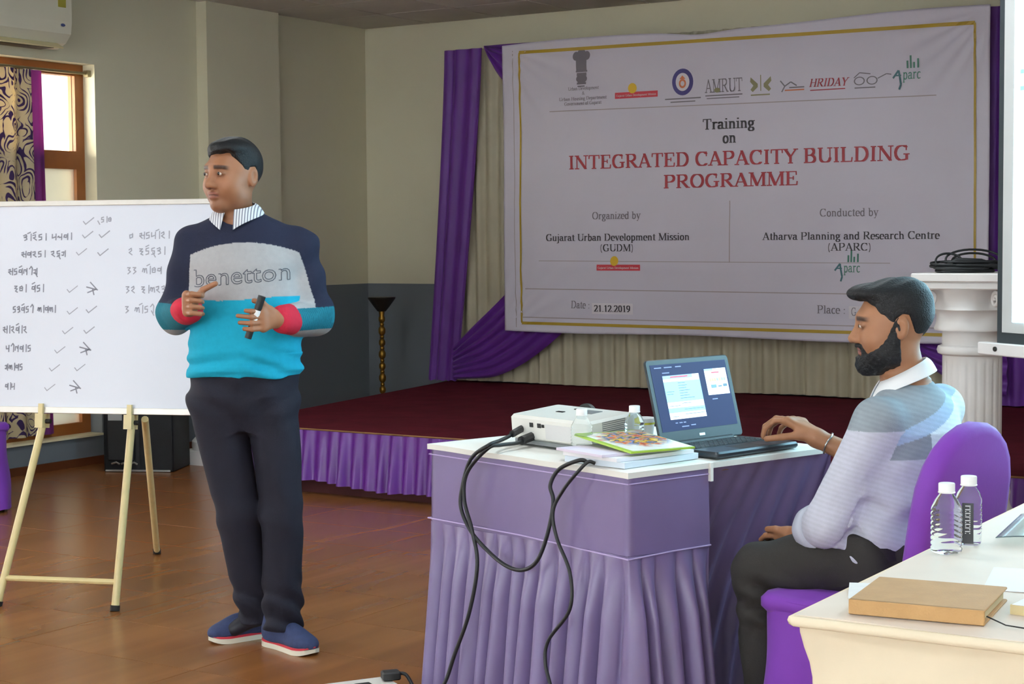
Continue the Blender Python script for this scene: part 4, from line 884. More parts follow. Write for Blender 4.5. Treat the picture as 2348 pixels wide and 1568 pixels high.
# paper cup
cup = empty('paper_cup', tb(.425, .385, TT), 0, label='white paper cup with a yellow stripe beside the projector', cat='cup')
b = MB(); b.lathe([(.024, 0), (.026, .002), (.034, .078), (.0355, .08), (.0345, .081), (.033, .078), (.025, .005), (.001, .004)], 28); b.build('cup_wall', mat('paper_white', (236, 238, 238), rough=.6, var=.02), cup, smooth=True, angle=40)
b = MB(); b.lathe([(.0330, .062), (.0336, .068)], 28, cap=False); b.build('yellow_stripe', mat('stripe_yellow', (206, 200, 60), rough=.6, var=0), cup, smooth=True)
# laptop
M_LAP = mat('laptop_dark_shell', (38, 48, 52), rough=.45, var=.04); M_LAPK = mat('laptop_deck', (52, 58, 64), rough=.32, metal=.4, var=.03); M_KEY = mat('laptop_keys', (24, 26, 30), rough=.5, var=0)
LZ = TRZ + .06
lp = empty('laptop', tb(.502, .128, TT), LZ, label='open dark laptop with a lit blue screen on the skirted table', cat='laptop')
b = MB(); b.rbox(-.182, .182, -.125, .092, .003, .021, .012); b.build('base', M_LAPK, lp, smooth=True, angle=40)
b = MB(); b.box(-.155, .155, -.03, .072, .0205, .0218); kb = b.build('keyboard_well', M_LAP, lp)
km = MB(); km.rbox(-.0085, .0085, -.0075, .0075, 0, .0018, .002, 2); kme = bpy.data.meshes.new('key'); kme.from_pydata(km.v, [], km.f); kme.materials.append(M_KEY)
for r_ in range(5):
    for c_ in range(15):
        o = bpy.data.objects.new('key', kme); COL.objects.link(o); o.parent = kb; o.location = (-.142 + .0203 * c_, .063 - .0195 * r_, .0216)
b = MB(); b.box(-.055, .05, -.115, -.045, .0208, .0214); b.build('touchpad', M_KEY, lp)
LM = Matrix.Translation((0, .082, .024)) @ Matrix.Rotation(math.radians(-15), 4, 'X')
b = MB(); b.rbox(-.182, .182, 0, .245, -.009, .0, .012, M=LM @ Matrix.Rotation(PI / 2, 4, 'X') ); lid = b.build('lid', M_LAP, lp, smooth=True, angle=40)
# lid local: x across, z up the lid, face towards -y
M_LCD = mat('screen_blue', (34, 40, 76), rough=.55, spec=.2, var=.06, vs_=5, emis=(62, 72, 120), es=.42)
def lcd(name, x0, x1, z0, z1, m, d=.0005, par=lid):
    b = MB(); b.box(x0, x1, -.0002 - d, -.0001, z0, z1, M=LM); return b.build(name, m, par)
def em(name, c, s_): return mat(name, c, rough=.4, var=0, emis=c, es=s_)
lcd('display', -.165, .165, .035, .23, M_LCD)
PG = em('page_white', (236, 240, 246), .75); PB = em('page_cyan', (150, 216, 240), .7); PV = em('page_header', (150, 176, 236), .7); PR = em('page_red', (200, 60, 84), .5); PD = em('page_ink', (90, 120, 140), .3); PY = em('page_ochre', (226, 196, 120), .6); PS = em('page_steel', (100, 140, 200), .5)
lcd('slide_page', -.122, .035, .068, .196, PG, .001)
lcd('slide_band', -.122, .005, .186, .196, PV, .0014); lcd('slide_band', -.122, .035, .118, .178, PB, .0014); lcd('slide_band', -.122, .035, .087, .101, PB, .0014); lcd('slide_title', -.09, -.015, .189, .193, PR, .0018)
for k in range(7): lcd('slide_line', -.062, -.062 + (.03, .036, .032, .046, .034, .04, .06)[k], .172 - .0075 * k, .1735 - .0075 * k, PD, .0018)
for x0, x1, z in ((-.116, -.085, .148), (-.116, -.09, .141), (-.06, -.02, .112), (-.116, -.07, .106), (-.055, .028, .094), (-.055, .03, .080), (-.11, -.085, .075)): lcd('slide_line', x0, x1, z, z + .0014, PD, .0018)
lcd('notes_page', .062, .158, .128, .206, PG, .001); lcd('notes_band', .062, .10, .2, .206, PV, .0014); lcd('notes_title', .092, .126, .192, .196, PR, .0014)
for k in range(7): lcd('notes_chip', .078 + .0105 * k, .086 + .0105 * k, .168, .177, (PY, PY, PY, PB, PY, PB, PB)[k], .0014)
lcd('notes_shape', .08, .104, .148, .158, PS, .0014); lcd('notes_shape', .112, .128, .15, .154, PD, .0014); lcd('notes_shape', .134, .152, .15, .158, PD, .0014)
for x0, x1, z in ((-.15, -.12, .219), (-.108, -.075, .219), (-.06, -.035, .219), (-.12, -.09, .203), (.075, .098, .114), (-.105, -.095, .056), (-.088, -.075, .056), (-.07, -.06, .056), (-.08, -.05, .044), (-.04, -.02, .046)): lcd('toolbar_mark', x0, x1, z, z + .003, em('toolbar_pale', (120, 132, 176), .5), .0014)
lcd('badge', -.012, .012, .014, .021, M_CHROME, .0006)
b = MB(); b.tube([LM @ Vector((-.15, .002, -.002)), LM @ Vector((.13, .002, -.002))], .009, 8); b.build('hinge', M_KEY, lp, smooth=True, angle=40)

# papers and magazine
M_PAPER = [mat('paper_sheet_white', (232, 232, 238), rough=.7, var=.02), mat('paper_sheet_lilac', (216, 206, 224), rough=.7, var=.03), mat('paper_sheet_blue', (206, 218, 230), rough=.7, var=.03)]
def sheet(name, loc, rz, w_, h_, t_, m, label, cat, group=None, curl=0.0, parent=None):
    f = lambda u, v: ((u - .5) * w_, (v - .5) * h_, t_ + curl * (u ** 2) * (1 - v) ** 2)
    b = MB(); b.grid(9, 9, f, thick=t_); o = b.build(name, m, parent, smooth=True, angle=30); o.location = loc; o.rotation_euler = (0, 0, rz)
    if label: tag(o, label, cat, group)
    return o
stk = [(.155, .150, .06, .295, .225, 2, 'thick pale blue-white paper stack at the bottom under the magazine', .016), (.148, .155, .0, .29, .215, 0, 'white stapled papers lying on the bottom paper stack', .010), (.128, .175, -.10, .27, .21, 1, 'lilac-tinted papers lying directly under the magazine', .007)]
z = TT + .0015
for x, y, r_, w_, h_, mi, lab, t_ in stk:
    sheet('paper_stack', tb(x, y, z), TRZ + r_, w_, h_, t_, M_PAPER[mi], lab, 'papers'); z += t_ + .0006
def cover_art(name):
    m = bpy.data.materials.new(name); m.use_nodes = True; t = NT(m); tc = t.n('ShaderNodeTexCoord'); mp = t.n('ShaderNodeMapping'); t.l(tc.outputs['Object'], mp.inputs[0]); mp.inputs['Location'].default_value = (-.01, -.03, 0)
    ln = t.n('ShaderNodeVectorMath', operation='LENGTH'); sc_ = t.n('ShaderNodeVectorMath', operation='MULTIPLY'); sc_.inputs[1].default_value = (8.5, 8, 0); t.l(mp.outputs[0], sc_.inputs[0]); t.l(sc_.outputs[0], ln.inputs[0])
    nz = t.n('ShaderNodeTexNoise'); nz.inputs['Scale'].default_value = 26; nz.inputs['Detail'].default_value = 3; t.l(tc.outputs['Object'], nz.inputs['Vector'])
    cr = t.n('ShaderNodeValToRGB'); e = cr.color_ramp.elements; e[0].position = .28; e[0].color = (*lin((70, 40, 40)), 1); e[1].position = .72; e[1].color = (*lin((230, 200, 90)), 1)
    for p, c in ((.38, (206, 84, 54)), (.44, (226, 150, 60)), (.48, (90, 130, 190)), (.52, (66, 70, 46)), (.58, (220, 170, 60))): x = e.new(p); x.color = (*lin(c), 1)
    t.l(nz.outputs['Fac'], cr.inputs[0])
    ad = t.n('ShaderNodeMath', operation='ADD'); t.l(ln.outputs['Value'], ad.inputs[0]); t.l(nz.outputs['Fac'], ad.inputs[1]); st_ = t.n('ShaderNodeMapRange'); st_.inputs[1].default_value = 1.15; st_.inputs[2].default_value = 1.5; t.l(ad.outputs[0], st_.inputs[0])
    mx = t.n('ShaderNodeMix', data_type='RGBA'); t.l(st_.outputs[0], mx.inputs[0]); t.l(cr.outputs[0], mx.inputs[6]); mx.inputs[7].default_value = (*lin((234, 234, 228)), 1); t.l(mx.outputs[2], t.b.inputs['Base Color']); t.b.inputs['Roughness'].default_value = .25; return m
mg = empty('magazine', tb(.178, .165, z + .011), TRZ - .16, label='magazine with colourful painted cover and lime green edges on the papers', cat='magazine')
mg.rotation_euler.x = .075
M_LIME = mat('lime_edge', (156, 190, 60), rough=.35, var=.03)
sheet('pages', (0, 0, 0), 0, .21, .28, .005, M_LIME, None, None, parent=mg); sheet('cover', (.004, -.002, .0052), 0, .194, .262, .0005, cover_art('cover_painting'), None, None, parent=mg)
b = MB(); b.add([(-.105, .14, .0062), (-.105, .085, .0062), (-.05, .14, .0062)], [(0, 1, 2)]); b.build('cover_corner', M_LIME, mg)
# power strip on the floor
ps = empty('power_strip', S(-.465, 5.02, 0), TH + .45, label='white extension power strip lying on the floor by the mauve skirt', cat='power strip')
b = MB(); b.rbox(-.13, .10, -.16, .035, 0, .05, .012); b.build('case', M_PRJ, ps, smooth=True, angle=40)
for x in (-.08, .0): 
    b = MB(); b.rbox(x - .025, x + .025, -.07, -.015, .049, .052, .006); b.build('socket', M_PORT, ps)
pl = empty('power_plug', S(-.373, 5.045, .0025), TH + .3, label='black power plug with cord standing in the white power strip', cat='plug')
b = MB(); b.rbox(-.028, .028, -.025, .02, .05, .075, .008); b.build('plug_body', M_PORT, pl, smooth=True, angle=40)
b = MB(); b.tube(smooth_path([(.02, 0, .066), (.045, -.01, .062), (.06, -.04, .03), (.06, -.09, .006), (.05, -.16, .006)], 6), .0055, 7); b.build('plug_cord', M_CABLE, pl, smooth=True)
o = MB(); o.tube([p for p in smooth_path([S(-.475, 5.22, .006), S(-.44, 5.18, .006), S(-.40, 5.15, .008), S(-.36, 5.10, .05), S(-.345, 5.085, .062)], 8)], .0035, 6); tag(o.build('thin_wire', M_CABLE, smooth=True), 'thin black wire trailing from the plug across the wooden floor', 'wire')

# ------------------------------------------------------------------ white covered table at the side
M_IVORY = mat('ivory_stretch_cloth', (232, 218, 190), rough=.75, var=.03, vs_=10, bump=.25, bs=25); M_NAT = mat('ivory_top_cloth', (222, 210, 196), rough=.7, var=.03, vs_=8, bump=.2, bs=18)
WX0, WX1, WY0, WY1 = -1.085, -.30, 2.565, 4.75
wt = empty('covered_table', (WX0, WY0, 0), 0, label='long table under a fitted ivory cloth holding notebook and bottles', cat='table')
WL, WD = WX1 - WX0, WY1 - WY0
b = MB(); b.grid(40, 60, lambda u, v: (WL * u, WD * v, TT - .006 * max(0, 1 - min(u, 1 - u, v * 2.5, (1 - v) * 2.5) * 18) ** 2 + .001 * math.sin(14 * u + 31 * v)), thick=.014); b.build('top_cloth', M_NAT, wt, smooth=True, angle=50)
def side(u, v):
    P_ = [(0, WD), (0, 0), (WL, 0), (WL, WD), (0, WD)]; Ls = [WD, WL, WD, WL]; s = u * sum(Ls)
    for k in range(4):
        if s <= Ls[k] or k == 3: break
        s -= Ls[k]
    t_ = min(1, s / Ls[k]); p, q = P_[k], P_[k + 1]; x, y = p[0] + (q[0] - p[0]) * t_, p[1] + (q[1] - p[1]) * t_
    z = TT - .012 - (TT - .014) * v; ins = .055 * math.sin(PI * min(1, v * 1.05)) ** .8 if v > 0 else 0
    sag = .004 * math.sin(38 * v + 3 * math.sin(2 * PI * t_)) * math.exp(-v * 4)
    cx, cy = WL / 2, WD / 2; x -= (ins * .55 - sag) * (1 if x > cx else -1) * (1 if k in (0, 2) or abs(t_ - .5) > .49 else abs(t_ - .5) * 2); y -= (ins * .55 - sag) * (1 if y > cy else -1) * (1 if k in (1, 3) else abs(t_ - .5) * 2)
    return (x, y, z)
b = MB(); b.grid(220, 30, side); b.build('fitted_sides', M_IVORY, wt, smooth=True)
b = MB(); b.tube([(-.004, WD, TT - .016), (-.004, .0, TT - .016), (.0, -.004, TT - .016), (WL, -.004, TT - .016)], .009, 8); b.build('edge_roll', M_IVORY, wt, smooth=True, angle=60)
b = MB(); b.box(.05, WL - .05, .05, WD - .05, TT - .04, TT - .02); b.build('tabletop', M_TWOOD, wt)
for x in (.1, WL - .1):
    for y in (.1, WD - .1):
        b = MB(); b.tube([(x, y, 0), (x, y, TT - .03)], .016, 8); b.build('leg', M_RUB, wt)
ZT = TT + .0006
bottle((-1.035, 3.185, ZT), .9, 'clear ribbed water bottle on the ivory table without any dark label', 'bottles on the ivory table')
bottle((-1.028, 3.30, ZT), -.75 + PI / 2 + 1.0, 'clear water bottle with an upright dark label on the ivory table', 'bottles on the ivory table', wrap=True)
M_TAN = mat('tan_cloth_cover', (186, 146, 96), rough=.75, var=.07, vs_=30, bump=.25, bs=260); M_PAGES = mat('notebook_pages', (206, 196, 160), rough=.8, var=.05)
nb = empty('notebook', (-.905, 2.70, ZT), .11, label='thick tan hardcover notebook lying near the ivory table corner', cat='notebook')
b = MB(); b.rbox(-.106, .102, -.097, .097, .003, .021, .003); b.build('page_block', M_PAGES, nb)
for z0, z1 in ((0, .0035), (.0205, .024)):
    b = MB(); b.rbox(-.108, .108, -.1, .1, z0, z1, .004); b.build('hard_cover', M_TAN, nb, smooth=True, angle=40)
b = MB(); b.rbox(-.108, .108, -.1025, -.096, .0, .024, .002); b.build('spine', M_TAN, nb)
b = MB(); b.tube([(.108, -.085, .012), (.14, -.1, .004), (.2, -.11, .002), (.32, -.13, .002)], .0012, 5); b.build('ribbon_cord', M_RUB, nb)
sheet('printed_card', (-1.02, 2.775, ZT), .35, .10, .13, .0012, mat('printed_card_white', (230, 230, 228), rough=.5, var=.05, vs_=40), 'small white printed card tucked under the notebook corner', 'card')
pad = empty('notepad', (-.66, 2.80, ZT), -.12, label='white notepad with yellowed page edges lying beside the tan notebook', cat='notepad')
sheet('page_block', (0, 0, 0), 0, .21, .20, .016, mat('yellowed_edges', (214, 196, 150), rough=.8, var=.06), None, None, parent=pad); sheet('top_page', (0, 0, .0165), .03, .208, .198, .001, M_PAPER[0], None, None, parent=pad)
for k in range(4):
    b = MB(); b.box(-.085, .0 + .02 * (k % 2), .06 - .03 * k, .0625 - .03 * k, .0185, .0189); b.build('written_line', mat('pen_ink', (60, 60, 70), var=0), pad)
sheet('loose_paper', (-.745, 3.01, ZT), .2, .30, .21, .0012, M_PAPER[0], 'loose white paper sheet lying behind the notebook on the ivory table', 'paper')
# clear plastic folder with sheets
M_PLAS = mat('clear_folder_plastic', (236, 246, 246), rough=.12, var=0, trans=.92); M_PLAS.node_tree.nodes['Principled BSDF'].inputs['IOR'].default_value = 1.08
fd = empty('plastic_folder', (-.80, 3.50, ZT), .12, label='clear plastic folder with white sheets inside on the ivory table', cat='folder')
for k in range(3):
    sheet('inner_sheet', (.03, -.02, .002 + .003 * k), .02 * k, .28, .21, .002, M_PAPER[2 if k == 2 else 0], None, None, parent=fd, curl=.02)
b = MB(); b.grid(24, 24, lambda u, v: ((u - .5) * .40, (v - .5) * .32, .014 + .05 * math.sin(PI * u) ** 2 * (v ** 2) + .006 * math.sin(9 * u)), thick=.0008); b.build('top_sleeve', M_PLAS, fd, smooth=True)
b = MB(); b.add([(-.1, .06, .0125), (-.06, .055, .0125), (-.065, .1, .0125), (-.1, .1, .0125)], [(0, 1, 2, 3)]); b.build('blue_print', mat('print_cornflower', (110, 140, 200), var=.05), fd)

# ------------------------------------------------------------------ chairs under stretch covers
M_COVER = mat('violet_stretch_cover', (120, 56, 168), rough=.62, var=.05, vs_=7, bump=.08, bs=90, sheen=.1, spec=.3)
def chair(loc, rz, label, group):
    """faces local -y"""
    e = empty('covered_chair', loc, rz, label=label, cat='chair', group=group)
    # back: arched slab
    b = MB(); out = [(-.186, .44)]
    for k in range(13): a = PI - PI * k / 12; out.append((.188 * math.cos(a), .70 + .215 * math.sin(a) ** .8 if math.sin(a) > 0 else .70))
    out.append((.186, .44)); n = len(out); rings = []
    for (dy, ins) in ((-.03, .03), (-.028, .012), (-.012, 0), (.012, 0), (.028, .012), (.03, .03)):
        rings.append([Vector((x * (1 - ins / .2), .215 + (z - .45) * .16 + dy, .44 + (z - .44) * (1 - ins / .47))) for x, z in out])
    vs_ = [p for r_ in rings for p in r_]; fs = [tuple(range(n - 1, -1, -1)), tuple(range(5 * n, 6 * n))]
    for k in range(5):
        for i in range(n): fs.append((k * n + i, k * n + (i + 1) % n, (k + 1) * n + (i + 1) % n, (k + 1) * n + i))
    b.add(vs_, fs); b.build('back_cover', M_COVER, e, smooth=True, angle=50, recalc=True)
    b = MB(); b.rbox(-.215, .215, -.22, .235, .40, .452, .05, 5); b.build('seat_cover', M_COVER, e, smooth=True, angle=50)
    def sk(u, v):
        a = 2 * PI * u; c, s_ = math.cos(a), math.sin(a); q = (abs(c) ** 6 + abs(s_) ** 6) ** (-1 / 6)
        r_ = .213 + .02 * v + (.014 * math.sin(11 * a + 2 * v) + .01 * math.sin(5 * a + 7 * v + 1)) * v; dz = .008 * math.sin(9 * a) * v
        return (c * q * r_, .008 + s_ * q * r_ * 1.06, .44 - .43 * v + dz)
    b = MB(); b.grid(120, 16, sk); b.build('skirt', M_COVER, e, smooth=True)
    for x in (-.17, .17):
        for y in (-.17, .17):
            b = MB(); b.tube([(x, y, 0), (x * .96, y * .96, .42)], .012, 8); b.build('leg', M_RUB, e)
    return e
CH = Vector((-.68, .73, 0)); chz = TH + math.atan2(CH.y, CH.x) + PI / 2
chair(S(.928, 4.355), chz, 'violet covered chair occupied by the bearded man at the skirted table', 'violet covered chairs')
chair(S(-2.862, 8.62), TH + 1.1, 'empty violet covered chair behind the whiteboard near the tall window', 'violet covered chairs')
# ------------------------------------------------------------------ modelling of bodies: smooth implicit shapes turned into meshes
F32 = np.float32
def V3(*a): return np.array(a, F32)
def cap(a, b, r1, r2=None):
    a = V3(*a); b = V3(*b); r2 = r1 if r2 is None else r2; ab = b - a; L = float(ab @ ab)
    def f(p):
        q = p - a; t = np.clip((q @ ab) / L, 0, 1); d = q - t[:, None] * ab
        return np.sqrt((d * d).sum(1)) - (r1 + (r2 - r1) * t)
    return f
def ell(c, r, R=None):
    c = V3(*c); r = V3(*r)
    def f(p):
        q = p - c
        if R is not None: q = q @ R
        k0 = np.sqrt(((q / r) ** 2).sum(1)); k1 = np.sqrt(((q / (r * r)) ** 2).sum(1)) + 1e-9
        return k0 * (k0 - 1) / k1
    return f
def rotz(a):
    c, s = math.cos(a), math.sin(a); return np.array([[c, -s, 0], [s, c, 0], [0, 0, 1]], F32)
def rotx(a):
    c, s = math.cos(a), math.sin(a); return np.array([[1, 0, 0], [0, c, -s], [0, s, c]], F32)
def stack(secs, yaw=0.0):
    """body of elliptical sections (z, cx, cy, rx, ry); rx runs along the yawed x axis"""
    S_ = np.array(secs, F32); c, s = math.cos(yaw), math.sin(yaw)
    def f(p):
        z = p[:, 2]; cx, cy, rx, ry = (np.interp(z, S_[:, 0], S_[:, i]) for i in (1, 2, 3, 4))
        dx, dy = p[:, 0] - cx, p[:, 1] - cy; u, v = dx * c + dy * s, -dx * s + dy * c
        k0 = np.sqrt((u / rx) ** 2 + (v / ry) ** 2); k1 = np.sqrt((u / rx ** 2) ** 2 + (v / ry ** 2) ** 2) + 1e-6
        d = np.where(k0 > .3, k0 * (k0 - 1) / k1, -.5 * np.minimum(rx, ry))
        return np.maximum(d, np.maximum(S_[0, 0] - z, z - S_[-1, 0])).astype(F32)
    return f
def smin(a, b, k): 
    h = np.maximum(k - np.abs(a - b), 0) / k; return np.minimum(a, b) - h * h * k * .25
def uni(parts, k=.03):
    """parts: functions or (function, k)"""
    def f(p):
        d = None
        for q in parts:
            fn, kk = q if isinstance(q, tuple) else (q, k)
            e = fn(p); d = e if d is None else (smin(d, e, kk) if kk > 0 else np.minimum(d, e))
        return d
    return f
def cut(a, b, k=.01):          # a minus b
    return lambda p: -smin(-a(p), b(p), k)
def both(a, b, k=.004): return lambda p: -smin(-a(p), -b(p), k)
def moved(f, pos, R, s=1.0): 
    pos = V3(*pos); return lambda p: f((p - pos) @ R / s) * s
def surface(fn, lo, hi, h):
    """surface nets of fn = 0"""
    B = 8; lo = np.array(lo, F32); n = [int(math.ceil((hi[i] - lo[i]) / h / B)) * B for i in range(3)]
    nb = [m // B for m in n]; g = np.stack(np.meshgrid(*[np.arange(m) for m in nb], indexing='ij'), -1).reshape(-1, 3)
    cen = lo + (g * B + (B - 1) / 2) * h; d = fn(cen.astype(F32)); act = np.abs(d) < B * h * 1.05 + .012
    V = np.repeat(np.repeat(np.repeat(np.where(d < 0, -1, 1).reshape(nb).astype(F32), B, 0), B, 1), B, 2)
    loc = np.stack(np.meshgrid(*[np.arange(B)] * 3, indexing='ij'), -1).reshape(-1, 3); ga = g[act] * B
    for k in range(0, len(ga), 600):
        idx = (ga[k:k + 600, None, :] + loc[None]).reshape(-1, 3); V[idx[:, 0], idx[:, 1], idx[:, 2]] = fn((lo + idx * h).astype(F32))
    Sg = V < 0; N = [m - 1 for m in n]
    cnt = sum(Sg[i:i + N[0], j:j + N[1], k:k + N[2]].astype(np.int8) for i in (0, 1) for j in (0, 1) for k in (0, 1))
    cell = np.argwhere((cnt > 0) & (cnt < 8)); ids = np.full(N, -1, np.int32); ids[cell[:, 0], cell[:, 1], cell[:, 2]] = np.arange(len(cell))
    acc = np.zeros((len(cell), 3), F32); num = np.zeros(len(cell), F32); C8 = [(i, j, k) for i in (0, 1) for j in (0, 1) for k in (0, 1)]
    for a in C8:
        for ax in range(3):
            if a[ax]: continue
            b_ = list(a); b_[ax] = 1; va = V[cell[:, 0] + a[0], cell[:, 1] + a[1], cell[:, 2] + a[2]]; vb = V[cell[:, 0] + b_[0], cell[:, 1] + b_[1], cell[:, 2] + b_[2]]
            m = (va < 0) != (vb < 0); t = np.where(m, va / (va - vb + 1e-12), 0); pt = np.tile(np.array(a, F32), (len(cell), 1)); pt[:, ax] += t
            acc[m] += pt[m]; num[m] += 1
    P_ = lo + (cell + acc / num[:, None]) * h; faces = []
    for ax in range(3):
        sl0 = [slice(None)] * 3; sl1 = [slice(None)] * 3; sl0[ax] = slice(0, -1); sl1[ax] = slice(1, None)
        e = np.argwhere(Sg[tuple(sl0)] != Sg[tuple(sl1)]); o1, o2 = [(1, 2), (2, 0), (0, 1)][ax]
        e = e[(e[:, o1] > 0) & (e[:, o2] > 0) & (e[:, o1] < N[o1]) & (e[:, o2] < N[o2])]
        ins = Sg[e[:, 0], e[:, 1], e[:, 2]]; q = []
        for (du, dv) in ((0, 0), (-1, 0), (-1, -1), (0, -1)):
            c_ = e.copy(); c_[:, o1] += du; c_[:, o2] += dv; q.append(ids[c_[:, 0], c_[:, 1], c_[:, 2]])
        q = np.stack(q, 1); q[~ins] = q[~ins][:, ::-1]; faces.append(q[(q >= 0).all(1)])
    return P_, np.concatenate(faces)
def implicit(name, fn, lo, hi, h, m, parent, col=None):
    P_, Q = surface(fn, lo, hi, h); me = bpy.data.meshes.new(name)
    me.vertices.add(len(P_)); me.vertices.foreach_set('co', P_.astype(F32).ravel()); me.loops.add(Q.size); me.loops.foreach_set('vertex_index', Q.astype(np.int32).ravel())
    me.polygons.add(len(Q)); me.polygons.foreach_set('loop_start', np.arange(0, Q.size, 4, dtype=np.int32)); me.update(); me.validate()
    if col is not None:
        at = me.color_attributes.new('Col', 'FLOAT_COLOR', 'POINT'); c = np.ones((len(P_), 4), F32); c[:, :3] = col(P_.astype(F32)); at.data.foreach_set('color', c.ravel())
    me.shade_smooth(); return link_mesh(name, me, m, parent)
def L3(c): return np.array(lin(c), F32)
def mixc(c, d, w): return c * (1 - w[:, None]) + d * w[:, None]
def sstep(x, a, b): t = np.clip((x - a) / (b - a), 0, 1); return t * t * (3 - 2 * t)
M_SKIN = mat('skin', (160, 110, 80), rough=.5, var=.04, vs_=40, attr='Col', bump=.06, bs=500, spec=.4)
M_CLOTH = mat('knit_cloth', (120, 120, 120), rough=.85, var=.05, vs_=60, attr='Col', bump=.25, bs=420, spec=.2)
M_TROUS = mat('dark_trousers', (34, 34, 46), rough=.8, var=.08, vs_=14, bump=.2, bs=300, spec=.25)
M_TROUS2 = mat('charcoal_trousers', (52, 50, 48), rough=.8, var=.08, vs_=14, bump=.2, bs=300, spec=.25)
M_HAIR = mat('black_hair', (20, 21, 24), rough=.55, var=.25, vs_=90, bump=.6, bs=240, spec=.35)
M_EYE = mat('eye_white', (214, 206, 198), rough=.2, var=0); M_IRIS = mat('eye_dark', (30, 20, 16), rough=.15, var=0)

# head in its own frame: x to the viewer's right, -y is the front, origin between the temples
def head_fn(beard=0):
    e = 1
    base = uni([ell((0, .014, .032), (.0755, .096, .087)), (ell((0, -.022, -.035), (.0635, .068, .084)), .05), (ell((0, -.064, -.096), (.027, .024, .021)), .03),
                (ell((.039, -.052, -.034), (.029, .03, .030)), .03), (ell((-.039, -.052, -.034), (.029, .03, .030)), .03), (ell((0, -.078, .030), (.047, .016, .013)), .022),
                (ell((.05, -.01, -.075), (.018, .035, .022)), .035), (ell((-.05, -.01, -.075), (.018, .035, .022)), .035)], .04)
    for sx in (-1, 1): base = cut(base, ell((sx * .033, -.099, .007), (.019, .015, .012)), .014)
    f = uni([base, (cap((0, -.083, .018), (0, -.108, -.026), .0085, .0125), .014), (ell((0, -.108, -.03), (.0135, .012, .0105)), .008), (ell((.0135, -.096, -.033), (.0095, .012, .009)), .007), (ell((-.0135, -.096, -.033), (.0095, .012, .009)), .007),
             (ell((0, -.089, -.056), (.023, .0095, .0065)), .009), (ell((0, -.087, -.069), (.020, .0095, .0075)), .008)], .02)
    for sx in (-1, 1):
        f = uni([f, (ell((sx * .0325, -.083, .0085), (.0165, .011, .0075)), .006)])     # lids
        f = cut(f, ell((sx * .0325, -.098, .0068), (.0125, .012, .0042)), .002)      # the opening between them
        ear = cut(ell((sx * .079, .018, -.004), (.0095, .0185, .032), rotx(-.2)), ell((sx * .091, .014, .0), (.010, .0105, .020)), .004)
        f = uni([f, (ear, .008)])
    return f
def head_col(p, skin, brow, lip, stub):
    c = np.tile(L3(skin), (len(p), 1)); x, y, z = p[:, 0], p[:, 1], p[:, 2]; ax = np.abs(x); fr = (y < -.045)
    b_ = sstep(-np.abs(z - (.0285 - 7 * np.maximum(0, ax - .03) ** 2)), -.0085, -.0045) * sstep(ax, .010, .015) * sstep(-ax, -.057, -.049) * fr; c = mixc(c, L3(brow), b_ * .85)
    l_ = sstep(-np.sqrt((x / .026) ** 2 + ((z + .0625) / .0125) ** 2), -1.1, -.85) * fr; c = mixc(c, L3(lip), l_ * .8)
    m_ = sstep(-np.abs(z + .0625 - .0015 * np.cos(x * 120)), -.0030, -.0012) * (ax < .023) * fr; c = mixc(c, L3((70, 36, 30)), m_ * .85)
    n_ = sstep(-np.sqrt(((ax - .009) / .005) ** 2 + ((z + .0405) / .003) ** 2), -1.2, -.7) * (y < -.088); c = mixc(c, L3((70, 40, 30)), n_ * .8)
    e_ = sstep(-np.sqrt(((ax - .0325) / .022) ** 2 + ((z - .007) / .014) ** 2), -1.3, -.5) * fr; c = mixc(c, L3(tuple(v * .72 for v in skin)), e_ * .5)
    if stub: 
        s_ = sstep(-z, .04, .075) * sstep(-y, -.04, .0) + .6 * sstep(-np.abs(z + .048), -.012, -.004) * (ax < .03) * fr; c = mixc(c, L3(tuple(v * .62 for v in skin)), np.clip(s_, 0, 1) * .35)
    return c
def eyes(parent, pos, R, look=0.0, s=1.0):
    for sx in (-1, 1):
        ctr = V3(sx * .0325, -.0815, .0075); w_ = Vector(tuple(R @ ctr * s + V3(*pos)))
        b = MB(); Rm = Matrix(R.tolist()).to_4x4(); b.lathe([(.0005, -.0112), (.005, -.0100), (.0085, -.0072), (.0108, -.002), (.0108, .002), (.0085, .0072), (.005, .01), (.0005, .0112)], 16, M=Matrix.Translation(w_) @ Rm @ Matrix.Rotation(PI / 2, 4, 'X') @ Matrix.Diagonal((1.15, .62, 1.1, 1)))
        o = b.build('eye', M_EYE, parent, smooth=True)
        b = MB(); b.lathe([(.0055, 0), (.0045, .0012), (.0005, .0016)], 14, M=Matrix.Translation(w_) @ Rm @ Matrix.Translation((look * .004, -.0112, 0)) @ Matrix.Rotation(PI / 2, 4, 'X')); b.build('iris', M_IRIS, o, smooth=True)
def finger(pts, r0=.0088, r1=.0068):
    n = len(pts) - 1; return uni([cap(p, q, r0 + (r1 - r0) * i / n, r0 + (r1 - r0) * (i + 1) / n) for i, (p, q) in enumerate(zip(pts, pts[1:]))], .003)
def hand(wrist, knuckles, fingers, thumb, rw=.024):
    palm = uni([cap(wrist, k, rw * .85, .0118) for k in knuckles] + [cap(knuckles[0], knuckles[-1], .0115, .0105), cap(wrist, thumb[0], rw * .7, .0135)], .014)
    fg = [finger(f) for f in fingers]
    return uni([palm] + [(f, .006) for f in fg] + [(finger(thumb, .0115, .0085), .012)], .01)
def hair_mesh(parent, pos, R, shape, h=.003, s=1.0): return implicit('hair', moved(shape, pos, R, s), *[tuple(V3(*pos) + s * V3(.16, .16, .19)) for s in (-1, 1)], h, M_HAIR, parent)

